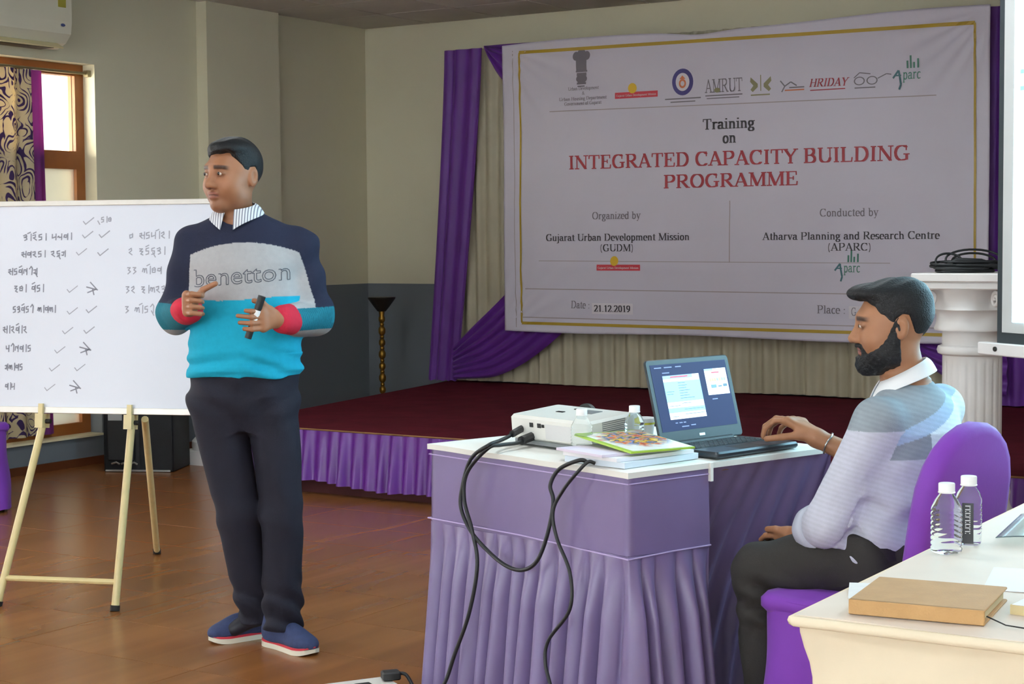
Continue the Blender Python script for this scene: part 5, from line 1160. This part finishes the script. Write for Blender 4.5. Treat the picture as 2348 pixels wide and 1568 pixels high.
# ------------------------------------------------------------------ the standing speaker
SK = (156, 106, 76)
man = empty('person', S(-.84, 5.65), TH, label='standing man in a navy, grey and turquoise sweater gesturing with a marker', cat='person')
HP, HR = (-.080, .0, 1.583), rotz(-.64)
shR, shL, elR, elL = (-.222, .03, 1.352), (.132, .03, 1.352), (-.287, .045, 1.122), (.187, .03, 1.112)
wrR, wrL = (-.198, -.165, 1.150), (.092, -.175, 1.117)
hipR, hipL, knR, knL, anR, anL = (-.145, .01, .86), (.035, .01, .86), (-.086, .02, .46), (.066, -.005, .47), (-.035, .135, .09), (.058, .025, .09)
hR = hand(wrR, [(-.197, -.222, 1.200 - .0185 * i) for i in range(4)],
          [[(-.197, -.222, 1.200 - .0185 * i), (-.176, -.256, 1.205 - .0205 * i), (-.150, -.250, 1.202 - .0205 * i), (-.146, -.226, 1.196 - .019 * i)] for i in range(4)],
          [(-.172, -.195, 1.188), (-.145, -.222, 1.216), (-.102, -.236, 1.236)])
fl = []
for i, (tx, tz) in enumerate(((-.004, 1.150), (-.030, 1.134), (-.024, 1.112), (-.010, 1.092))):
    k = (.040 + .002 * i, -.222, 1.146 - .018 * i); fl.append([k, (.012 + .001 * i, -.254, 1.148 - .0195 * i), (tx, -.256, tz)])
hL = hand(wrL, [f[0] for f in fl], fl, [(.066, -.195, 1.146), (.044, -.215, 1.172), (.018, -.226, 1.180)])
torso_s = [(.86, -.055, .012, .16, .105), (.95, -.05, .012, .165, .105), (1.05, -.047, .012, .165, .108), (1.2, -.05, .012, .178, .112), (1.32, -.05, .015, .175, .105), (1.40, -.055, .02, .115, .08), (1.45, -.06, .02, .06, .06)]
body = uni([stack(torso_s), (cap(shR, elR, .046, .038), .03), (cap(elR, wrR, .038, .026), .02), (cap(shL, elL, .046, .038), .03), (cap(elL, wrL, .038, .026), .02),
            (cap(hipR, knR, .078, .05), .04), (cap(knR, anR, .05, .036), .03), (cap(hipL, knL, .078, .05), .04), (cap(knL, anL, .05, .036), .03), (cap(anR, (-.12, .1, .045), .034, .025), .02), (cap(anL, (.12, -.04, .045), .034, .025), .02),
            (cap((-.066, .02, 1.42), (-.078, .018, 1.51), .058, .055), .04), (moved(head_fn(), HP, HR), .02), (hR, .012), (hL, .012)], .03)
def man_col(p):
    q = (p - V3(*HP)) @ HR; c = head_col(q, SK, (40, 30, 28), (150, 84, 74), True); low = p[:, 2] < 1.44; c[low] = L3(SK); c[p[:, 2] < .3] = L3((30, 30, 40)); return c
implicit('body', body, (-.36, -.3, .0), (.27, .27, 1.73), .0032, M_SKIN, man, man_col)
eyes(man, HP, HR, -.4)
def short_hair(p):
    x, y, z = p[:, 0], p[:, 1], p[:, 2]; ax = np.abs(x)
    cap_ = ell((0, .016, .040), (.0805, .100, .092))(p); top = ell((.01, -.025, .088), (.068, .070, .036))(p); d = smin(cap_, top, .02)
    hl = np.interp(y, [-.12, -.075, -.045, -.022, -.012, .004, .03, .05, .09, .12], [.074, .073, .060, .03, -.012, .028, .03, -.01, -.062, -.066]).astype(F32)
    hl = hl + .012 * sstep(x, .01, .05) * (y < -.05)
    return -smin(-d, -(hl - z) * .8, .006) + .0014 * np.sin(170 * x + 60 * z) * np.sin(40 * y)
hair_mesh(man, HP, HR, short_hair)
# sweater
def sweater(p):
    st_ = [(.922, -.053, .008, .188, .125), (.945, -.053, .008, .195, .132), (.965, -.051, .008, .186, .126), (.99, -.05, .008, .19, .13), (1.02, -.048, .008, .186, .13), (1.1, -.047, .008, .184, .128), (1.2, -.05, .01, .193, .13), (1.3, -.05, .014, .196, .125), (1.36, -.05, .018, .186, .112), (1.40, -.055, .02, .165, .095), (1.435, -.06, .02, .125, .082), (1.462, -.062, .02, .078, .07)]
    d = smin(stack(st_)(p), cap(shR, shL, .056)(p), .05)
    for s_, e, w_, sg in ((shR, elR, wrR, -1), (shL, elL, wrL, 1)):
        d = smin(d, cap(s_, e, .060, .060)(p), .035); w2 = np.array(w_) + (np.array(e) - np.array(w_)) * .08
        d = smin(d, cap(e, tuple(w2), .060, .045)(p), .02)
    x, y, z = p[:, 0], p[:, 1], p[:, 2]
    fold = .005 * np.sin(110 * (z + .25 * np.abs(x + .05)) + 2 * np.sin(9 * x)) * sstep(-z, -1.06, -.97) + .0045 * np.sin(48 * (z - .6 * np.abs(x + .05)) + 3 * np.sin(11 * x)) * sstep(np.abs(x + .05), .06, .2) * (z > 1.0)
    d = d + fold
    neck = cap((-.064, -.005, 1.455), (-.08, -.02, 1.58), .064, .09)(p); d = -smin(-d, neck, .008)
    return d
NAVY, GREY, CYAN, TEAL, RED = (38, 42, 62), (166, 166, 168), (30, 162, 192), (30, 116, 134), (196, 46, 68)
def sw_col(p):
    x, y, z = p[:, 0], p[:, 1], p[:, 2]; c = np.tile(L3(NAVY), (len(p), 1)); G, Cy, Te, Re = L3(GREY), L3(CYAN), L3(TEAL), L3(RED)
    side_r = .135 + .28 * np.maximum(0, 1.36 - z); side_l = -.215 - .10 * np.maximum(0, 1.31 - z)
    front = (x < side_r) & (x > side_l)
    def seg(a, b, r):
        a, b = np.array(a), np.array(b); q = p - a; t = np.clip((q @ (b - a)) / ((b - a) @ (b - a)), 0, 1); return np.sqrt(((q - t[:, None] * (b - a)) ** 2).sum(1)), t
    fR, tR_ = seg(elR, wrR, 0); fL, tL_ = seg(elL, wrL, 0); tor = stack([(.9, -.05, .008, .19, .13), (1.25, -.05, .01, .192, .13), (1.4, -.05, .02, .15, .1)])(p)
    grey_top = 1.366 - 1.15 * (x + .03) ** 2
    c[front & (z < grey_top)] = G
    c[(z < 1.183 + .006 * np.sin(14 * x)) & (tor < .012)] = Cy
    for dd, tt, zb in ((fR, tR_, 1.168), (fL, tL_, 1.150)):
        m = (dd < .085) & (tor > .006) & (z < zb + .0) & ((tt > .02) | (z < zb)); w_ = np.sin(900 * (tt * .2)) ** 2 * .35
        c[m] = (Te * (1 + 0 * w_[:, None]))[m] if False else mixc(np.tile(Te, (len(p), 1)), L3((20, 70, 86)), (np.sin(tt * 150 + z * 60) > .2) * .45)[m]
        und = m & (z < np.where(tt < .9, 1.078, 0)); c[und] = L3((150, 146, 146))
        m2 = (dd < .075) & (tt > .74) & (tor > .005); c[m2] = Re
    return c
sw = implicit('sweater', sweater, (-.40, -.26, .90), (.30, .20, 1.47), .0034, M_CLOTH, man, sw_col)
from mathutils.bvhtree import BVHTree
def lettering_on(obj, parent, txt, x0, x1, z0, size, m, r=.0016, rise=0.0):
    """outline lettering laid on the cloth's surface"""
    cu = bpy.data.curves.new('letters', 'FONT'); cu.body = txt; cu.size = 1; cu.fill_mode = 'NONE'; cu.resolution_u = 3
    to = bpy.data.objects.new('letters', cu); COL.objects.link(to); dg = bpy.context.evaluated_depsgraph_get(); me = bpy.data.meshes.new_from_object(to.evaluated_get(dg))
    co = [v.co.copy() for v in me.vertices]; ed = [tuple(e.vertices) for e in me.edges]; bpy.data.objects.remove(to); bpy.data.curves.remove(cu); bpy.data.meshes.remove(me)
    xa, xb = min(v.x for v in co), max(v.x for v in co); k = (x1 - x0) / (xb - xa)
    bv = BVHTree.FromPolygons([v.co for v in obj.data.vertices], [tuple(q.vertices) for q in obj.data.polygons]); pts = []
    for v in co:
        x = x0 + (v.x - xa) * k; z = z0 + v.y * size + rise * (v.x - xa) / (xb - xa); hit = bv.ray_cast(Vector((x, -.6, z)), Vector((0, 1, 0))); pts.append(Vector((x, (hit[0].y if hit[0] else -.12) - .0006, z)))
    b = MB()
    for a, c_ in ed:
        if (pts[a] - pts[c_]).length < .03: b.tube([pts[a], pts[c_]], r, 5)
    return b.build('sweater_lettering', m, parent)
lettering_on(sw, man, 'benetton', -.200, .112, 1.222, .080, mat('outline_stitch', (96, 100, 108), rough=.8, var=.1), rise=.022)
# trousers
def trousers(p):
    st_ = [(.74, -.055, .012, .115, .085), (.80, -.056, .012, .165, .112), (.86, -.057, .012, .186, .124), (.92, -.055, .012, .178, .120), (.962, -.053, .012, .168, .112)]
    legs = []
    for h_, k_, a_, r in ((hipR, knR, anR, (.094, .074, .062)), (hipL, knL, anL, (.090, .070, .064))):
        low = (a_[0], a_[1], .045); legs.append(smin(cap((h_[0], h_[1], h_[2] - .03), k_, r[0], r[1])(p), cap(k_, low, r[1], r[2])(p), .02))
    d = smin(smin(legs[0], legs[1], .005), stack(st_)(p), .03)
    x, y, z = p[:, 0], p[:, 1], p[:, 2]
    d = d + .007 * np.sin(75 * z + 30 * x + 3 * np.sin(20 * y)) * sstep(-z, -.28, -.14) + .005 * np.sin(60 * z - 40 * np.abs(x + .05)) * sstep(z, .74, .86) + .006 * np.sin(38 * z + 24 * x) * sstep(-np.abs(z - .46), -.1, 0) + .002 * np.sin(24 * z + 60 * x)
    return np.maximum(d, .066 - z)
implicit('trousers', trousers, (-.29, -.16, .03), (.20, .26, .98), .0042, M_TROUS, man)
# collar
def collar(parent, c0, tilt, r0, drop, point, front, m, seg=48, gap=.18, name='shirt_collar'):
    """front: heading angle of the opening"""
    def f(u, v):
        a = front + gap / 2 + (2 * PI - gap) * u; w_ = abs(u - .5) * 2; r = r0 + .026 * v + .006 * w_ * v; z = .030 - (drop + point * w_ ** 5) * v + tilt * math.cos(a - front) * -1 + .006 * math.sin(v * PI)
        return (c0[0] + r * math.cos(a), c0[1] + r * math.sin(a), c0[2] + z)
    b = MB(); b.grid(seg, 8, f, thick=.003); return b.build(name, m, parent, smooth=True, angle=60)
def striped(name, base, stripe, sc=220):
    m = bpy.data.materials.new(name); m.use_nodes = True; t = NT(m); tc = t.n('ShaderNodeTexCoord'); wv = t.n('ShaderNodeTexWave'); wv.inputs['Scale'].default_value = sc / 6.28; t.l(tc.outputs['Object'], wv.inputs['Vector'])
    mx = t.n('ShaderNodeMix', data_type='RGBA'); mx.inputs[6].default_value = (*lin(base), 1); mx.inputs[7].default_value = (*lin(stripe), 1); mr = t.n('ShaderNodeMapRange'); mr.inputs[1].default_value = .6; mr.inputs[2].default_value = .8; t.l(wv.outputs['Fac'], mr.inputs[0]); t.l(mr.outputs[0], mx.inputs[0]); t.l(mx.outputs[2], t.b.inputs['Base Color']); t.b.inputs['Roughness'].default_value = .75; return m
collar(man, (-.068, .006, 1.456), .014, .059, .030, .036, -PI / 2 - .25, striped('striped_collar', (222, 224, 228), (120, 124, 140)), gap=.5)
# shoes
M_UPPER = mat('navy_mesh_upper', (46, 58, 96), rough=.8, var=.15, vs_=60, bump=.3, bs=300); M_SOLE = mat('white_sole', (214, 208, 190), rough=.6, var=.04); M_SRED = mat('red_midsole', (190, 48, 64), rough=.6, var=.04); M_LACE = mat('dark_lace', (34, 36, 52), rough=.8)
def shoe(parent, heel, toe):
    h_, t_ = Vector(heel), Vector(toe); d = t_ - h_; L = d.length; rz = math.atan2(d.y, d.x); e = MB()
    def outline(s): # half widths along the length (left, right)
        return np.interp(s, [0, .05, .15, .35, .55, .75, .9, .97, 1], [.0, .026, .034, .032, .038, .046, .038, .022, .0])
    M = Matrix.Translation(h_) @ Matrix.Rotation(rz, 4, 'Z')
    def slab(z0, z1, grow):
        b = MB(); S_ = [i / 24 for i in range(25)]; pts = [(s * L, float(outline(s)) + grow) for s in S_] + [(s * L, -float(outline(s)) - grow) for s in S_[-2:0:-1]]; n = len(pts); rock = lambda x: .012 * max(0, (x / L - .78) / .22) ** 2
        vs_ = [M @ Vector((x, y, z0 + rock(x))) for x, y in pts] + [M @ Vector((x, y, z1 + rock(x) * .6)) for x, y in pts]
        b.add(vs_, [tuple(range(n - 1, -1, -1)), tuple(range(n, 2 * n))] + [(i, (i + 1) % n, n + (i + 1) % n, n + i) for i in range(n)]); return b
    so = slab(0, .017, .001).build('shoe_sole', M_SOLE, parent, smooth=True, angle=40); slab(.016, .025, -.0005).build('red_midsole', M_SRED, so, smooth=True, angle=40)
    R = np.array(M.to_3x3(), F32); o = V3(*h_)
    up = uni([ell((L * .79, 0, .034), (.056, .0435, .032)), (ell((L * .55, 0, .044), (.07, .037, .050)), .03), (ell((L * .24, 0, .05), (.07, .036, .058)), .03), (cap((L * .26, 0, .06), (L * .22, 0, .105), .036, .036), .03)], .03)
    f = lambda p: np.maximum(moved(up, o, R)(p), .022 - p[:, 2])
    c = (h_ + t_) / 2; u = implicit('shoe_upper', f, (c.x - .2, c.y - .2, .015), (c.x + .2, c.y + .2, .155), .0035, M_UPPER, parent)
    for k in range(4):
        b = MB(); x = L * (.44 + .07 * k); z = .088 - .010 * k; b.tube([M @ Vector((x - .004, -.022, z - .008)), M @ Vector((x, 0, z + .003)), M @ Vector((x + .006, .022, z - .008))], .0028, 6); b.build('lace', M_LACE, u, smooth=True)
    return so
shoe(man, (.022, .215, .0), (-.205, .085, .0)); shoe(man, (-.012, .085, 0), (.182, -.105, 0))
# marker in his hand
mk = empty('marker_pen', S(-.84 + .02, 5.65 - .236, 1.125), TH, label='black marker pen with white label held by the standing man', cat='marker')
def pen(a, b, r, name, m): q = MB(); q.tube([Vector(a), Vector(b)], r, 14); return q.build(name, m, mk, smooth=True, angle=40)
pen((-.022, .0, -.064), (.012, -.002, .030), .0115, 'barrel', M_PORT); pen((.012, -.002, .030), (.026, -.003, .070), .0125, 'cap', M_PORT); pen((-.008, -.0005, -.024), (.010, -.002, .026), .0122, 'white_label', M_CAP)
# ------------------------------------------------------------------ the seated man at the laptop
SK2 = (156, 108, 77)
sm = empty('person', S(.98, 4.45), TH, label='seated bearded man in a pale grey-blue shirt using the laptop', cat='person')
HS = .95
HP2, HR2 = (.026, .05, 1.132), rotz(-1.66) @ rotx(.06)
HD = np.array([-.78, .62]); YAW = math.atan2(.78, .62)         # chest heading; x axis of the torso sections runs across the shoulders
ax_ = np.array([.62, .78])                                      # towards his right shoulder
nk = (.082, .05, .965); sL, sR = (-.040, -.100, .892), (.188, .180, .900)
eL, eR = (-.168, -.105, .632), (.095, .275, .70); wL, wR = (-.215, .06, .572), (-.118, .345, .800)
pel = (.0, -.03, .55); hL2, hR2 = (-.045, -.085, .555), (.075, .06, .555); kL2, kR2 = (-.325, .045, .483), (-.24, .215, .483); aL2, aR2 = (-.297, .082, .075), (-.20, .235, .075)
yaw2 = math.atan2(ax_[1], ax_[0])
tors2 = [(.50, .0, -.025, .155, .115), (.58, .004, -.022, .158, .118), (.68, .022, -.01, .155, .112), (.78, .05, .012, .168, .115), (.86, .07, .03, .178, .112), (.92, .08, .042, .14, .085), (.985, .066, .048, .06, .056)]
kn = [(-.196, .372, .846), (-.178, .392, .846), (-.160, .410, .842), (-.144, .426, .836)]
fg2 = [[kn[0], (-.232, .386, .846), (-.258, .392, .822), (-.262, .396, .797)], [kn[1], (-.222, .418, .850), (-.252, .432, .826), (-.258, .436, .798)], [kn[2], (-.202, .440, .846), (-.230, .458, .824), (-.236, .464, .798)], [kn[3], (-.178, .456, .836), (-.198, .474, .816), (-.204, .482, .797)]]
hR_ = hand(wR, kn, fg2, [(-.165, .348, .808), (-.215, .352, .803), (-.258, .362, .797)], .024)
kl = [(-.262, .118, .562), (-.245, .130, .566), (-.228, .14, .568), (-.212, .15, .566)]
fgl = [[k, (k[0] - .03, k[1] + .03, k[2] - .004), (k[0] - .04, k[1] + .055, k[2] - .02)] for k in kl]
hL_ = hand(wL, kl, fgl, [(-.245, .085, .578), (-.272, .105, .582), (-.29, .13, .578)], .024)
body2 = uni([stack(tors2, yaw2), (cap(sL, eL, .043, .037), .03), (cap(eL, wL, .037, .026), .02), (cap(sR, eR, .043, .037), .03), (cap(eR, wR, .038, .0255), .02), (hL_, .012), (hR_, .012),
             (cap(hL2, kL2, .075, .052), .04), (cap(kL2, aL2, .052, .036), .03), (cap(hR2, kR2, .075, .052), .04), (cap(kR2, aR2, .052, .036), .03),
             (cap((.066, .05, .965), (.046, .05, 1.07), .057, .053), .04), (moved(head_fn(), HP2, HR2, HS), .02)], .03)
def col2(p):
    q = (p - V3(*HP2)) @ HR2 / HS; c = head_col(q, SK2, (30, 24, 22), (150, 92, 84), False); low = p[:, 2] < .98; c[low] = L3(SK2); return c
implicit('body', body2, (-.42, -.22, .03), (.33, .56, 1.27), .0032, M_SKIN, sm, col2)
eyes(sm, HP2, HR2, 0, HS)
def quiff(p):
    x, y, z = p[:, 0], p[:, 1], p[:, 2]
    d = ell((0, .018, .042), (.0815, .102, .094))(p); d = smin(d, ell((0, -.035, .092), (.066, .084, .030), rotx(-.10))(p), .022); d = smin(d, ell((0, .06, .075), (.062, .05, .05))(p), .02)
    hl = np.interp(y, [-.13, -.07, -.048, -.034, -.020, -.006, .004, .022, .040, .055, .095, .12], [.078, .076, .058, .03, -.002, -.03, .022, .034, .03, -.02, -.085, -.09]).astype(F32)
    return -smin(-d, -(hl - z) * .8, .006) + .0015 * np.sin(150 * x + 90 * y) * np.sin(60 * z)
hair_mesh(sm, HP2, HR2, quiff, s=HS)
def beard(p):
    x, y, z = p[:, 0], p[:, 1], p[:, 2]; ax = np.abs(x)
    d = uni([ell((0, -.022, -.035), (.0605, .068, .084)), (ell((0, -.066, -.103), (.032, .030, .026)), .03), (ell((.05, -.01, -.075), (.018, .035, .022)), .035), (ell((-.05, -.01, -.075), (.018, .035, .022)), .035), (ell((0, .014, .0), (.0745, .03, .06)), .03)], .04)(p) - .010
    top = np.interp(y, [-.12, -.095, -.07, -.045, -.02, .0, .012], [-.082, -.080, -.068, -.050, -.022, .02, .03]).astype(F32)
    d = np.maximum(d, (z - top) * .8); d = np.maximum(d, (y - .012) * .9); d = np.maximum(d, -.134 - z)
    mo = ell((0, -.092, -.0475), (.031, .0125, .008))(p); mo = smin(mo, ell((.028, -.078, -.062), (.010, .014, .022))(p), .01); mo = smin(mo, ell((-.028, -.078, -.062), (.010, .014, .022))(p), .01)
    return smin(d, mo, .006) + .0012 * np.sin(260 * z) * np.sin(220 * y + 130 * x)
implicit('beard', moved(beard, HP2, HR2, HS), *[tuple(V3(*HP2) + s * V3(.15, .15, .17)) for s in (-1, 1)], .003, M_HAIR, sm)
# shirt
def shirt(p):
    st_ = [(.535, -.004, -.026, .172, .132), (.56, -.002, -.024, .174, .134), (.62, .008, -.018, .172, .130), (.68, .022, -.010, .168, .124), (.78, .052, .012, .182, .126), (.86, .072, .030, .190, .122), (.915, .080, .041, .158, .096), (.952, .074, .046, .112, .080), (.985, .068, .048, .072, .064)]
    d = stack(st_, yaw2)(p); d = smin(d, cap(sL, sR, .056)(p), .05)
    d = smin(d, cap(sL, eL, .064, .060)(p), .03); c_ = np.array(eL) + (np.array(wL) - np.array(eL)) * .42; d = smin(d, cap(eL, tuple(c_), .060, .056)(p), .02)
    d = smin(d, cap(sR, eR, .062, .054)(p), .03); c2 = np.array(eR) + (np.array(wR) - np.array(eR)) * .18; d = smin(d, cap(eR, tuple(c2), .054, .05)(p), .02)
    x, y, z = p[:, 0], p[:, 1], p[:, 2]
    tor = stack(st_, yaw2)(p)
    d = d + .0055 * np.sin(70 * z + 22 * x - 30 * y + 2 * np.sin(25 * y)) * sstep(-z, -.80, -.68) * (tor < .03) + .003 * np.sin(45 * z - 50 * x) * sstep(-np.abs(z - .68), -.12, 0)
    d = -smin(-d, -(.530 - z + .05 * np.maximum(0, -x - .05)), .01)
    # open sleeve end round the forearm, open neck
    ax3 = (np.array(wL) - np.array(eL)); ax3 = ax3 / np.linalg.norm(ax3); s_ = (p - c_.astype(F32)) @ ax3.astype(F32); near = cap(eL, wL, .0)(p)
    d = np.where((near < .09) & (s_ > -.03), np.maximum(d, s_), d); hole = np.maximum(cap(tuple(c_ - ax3 * .03), tuple(c_ + ax3 * .1), .047)(p), -.0); d = -smin(-d, hole, .004)
    return -smin(-d, cap((.062, .04, .985), (.03, .05, 1.11), .061, .085)(p), .008)
def shirt_col(p):
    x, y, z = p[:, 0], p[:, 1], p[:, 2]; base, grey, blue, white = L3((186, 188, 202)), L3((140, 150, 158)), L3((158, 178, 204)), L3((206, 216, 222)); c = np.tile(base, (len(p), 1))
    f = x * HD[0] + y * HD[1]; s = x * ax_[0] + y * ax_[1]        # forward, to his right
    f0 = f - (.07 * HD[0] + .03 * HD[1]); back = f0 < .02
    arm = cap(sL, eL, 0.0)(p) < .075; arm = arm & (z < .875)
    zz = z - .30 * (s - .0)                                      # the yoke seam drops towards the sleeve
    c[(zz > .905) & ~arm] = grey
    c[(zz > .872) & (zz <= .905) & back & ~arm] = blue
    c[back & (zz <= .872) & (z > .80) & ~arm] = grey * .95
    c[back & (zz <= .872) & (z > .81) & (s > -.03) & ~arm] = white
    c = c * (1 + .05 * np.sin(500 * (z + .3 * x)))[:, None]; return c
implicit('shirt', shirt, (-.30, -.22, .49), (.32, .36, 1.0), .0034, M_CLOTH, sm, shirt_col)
collar(sm, (.056, .05, .985), .032, .060, .032, .035, math.atan2(.10, -.99), mat('white_collar', (226, 228, 230), rough=.7, var=.03), gap=.55)
# rolled cuff round the left forearm
cc = Vector(eL).lerp(Vector(wL), .40); dirv = (Vector(wL) - Vector(eL)).normalized()
b = MB(); q = dirv.to_track_quat('Z', 'X').to_matrix().to_4x4(); b.lathe([(.049, -.028), (.062, -.030), (.0645, -.01), (.063, .016), (.058, .022), (.052, .018), (.047, .0)], 40, M=Matrix.Translation(cc) @ q, flute=lambda a, z: 1 + .02 * math.sin(3 * a + 1) + .012 * math.sin(7 * a), cap=False); b.build('rolled_cuff', mat('cuff_cloth', (176, 180, 194), rough=.8, var=.06), sm, smooth=True)
def trousers2(p):
    d = stack([(.475, .0, -.02, .165, .135), (.52, .0, -.024, .176, .135), (.565, .0, -.024, .168, .128), (.59, .0, -.024, .16, .12)], yaw2)(p)
    for h_, k_, a_ in ((hL2, kL2, aL2), (hR2, kR2, aR2)): d = smin(d, cap(h_, k_, .092, .070)(p), .04); d = smin(d, cap(k_, (a_[0], a_[1], .05), .070, .054)(p), .02)
    x, y, z = p[:, 0], p[:, 1], p[:, 2]
    d = d + .006 * np.sin(60 * x + 45 * y + 20 * z) * sstep(x, -.25, -.1) * sstep(z, .4, .45) + .007 * np.sin(95 * z + 30 * x) * sstep(-np.hypot(x + .30, z - .40), -.14, -.04) + .002 * np.sin(40 * z + 50 * x)
    return np.maximum(d, .045 - z)
implicit('trousers', trousers2, (-.44, -.22, .02), (.24, .36, .62), .0042, M_TROUS2, sm)
# belt, bracelet, ring, shoes
b = MB(); n_ = 60; rx, ry = .166, .128
P_ = [(0 + rx * math.cos(t) * math.cos(yaw2) - ry * math.sin(t) * math.sin(yaw2), -.024 + rx * math.cos(t) * math.sin(yaw2) + ry * math.sin(t) * math.cos(yaw2)) for t in [2 * PI * i / n_ for i in range(n_)]]
vs_ = []; 
for (x, y) in P_: vs_ += [(x * 1.035, (y + .024) * 1.035 - .024, .548), (x * 1.035, (y + .024) * 1.035 - .024, .580)]
b.add(vs_, [(2 * i, 2 * ((i + 1) % n_), 2 * ((i + 1) % n_) + 1, 2 * i + 1) for i in range(n_)]); bt = b.build('belt', mat('black_leather', (28, 26, 26), rough=.45), sm, smooth=True)
b = MB(); b.rbox(-.022, .022, -.005, .005, -.02, .02, .003, M=Matrix.Translation((-.146, -.094, .562)) @ Matrix.Rotation(.7, 4, 'Z')); b.build('belt_buckle', mat('brass', (190, 176, 140), rough=.3, metal=.8, var=.05), bt)
wq = (Vector(wR) - Vector(eR)).normalized(); b = MB(); q = wq.to_track_quat('Z', 'X').to_matrix().to_4x4(); M = Matrix.Translation(Vector(eR).lerp(Vector(wR), .86)) @ q
b.tube([M @ Vector((.0305 * math.cos(a), .0305 * math.sin(a), .002 * math.sin(3 * a))) for a in [2 * PI * i / 32 for i in range(32)]], .0028, 6, closed=True); b.build('bracelet', mat('silver', (190, 190, 188), rough=.25, metal=.9, var=.05), sm, smooth=True)
k = Vector(fgl[1][0]).lerp(Vector(fgl[1][1]), .55); b = MB(); q = (Vector(fgl[1][1]) - Vector(fgl[1][0])).to_track_quat('Z', 'X').to_matrix().to_4x4(); b.tube([Matrix.Translation(k) @ q @ Vector((.0094 * math.cos(a), .0094 * math.sin(a), 0)) for a in [2 * PI * i / 20 for i in range(20)]], .002, 6, closed=True); b.build('ring', MATS['silver'], sm, smooth=True)
M_UPPER2 = mat('black_shoe_leather', (30, 28, 28), rough=.4)
def plain_shoe(heel, toe):
    o = shoe(sm, heel, toe); return o
plain_shoe((aL2[0] + .03, aL2[1] - .03, 0), (aL2[0] - .095, aL2[1] + .12, 0)); plain_shoe((aR2[0] + .075, aR2[1] - .02, 0), (aR2[0] - .155, aR2[1] + .06, 0))
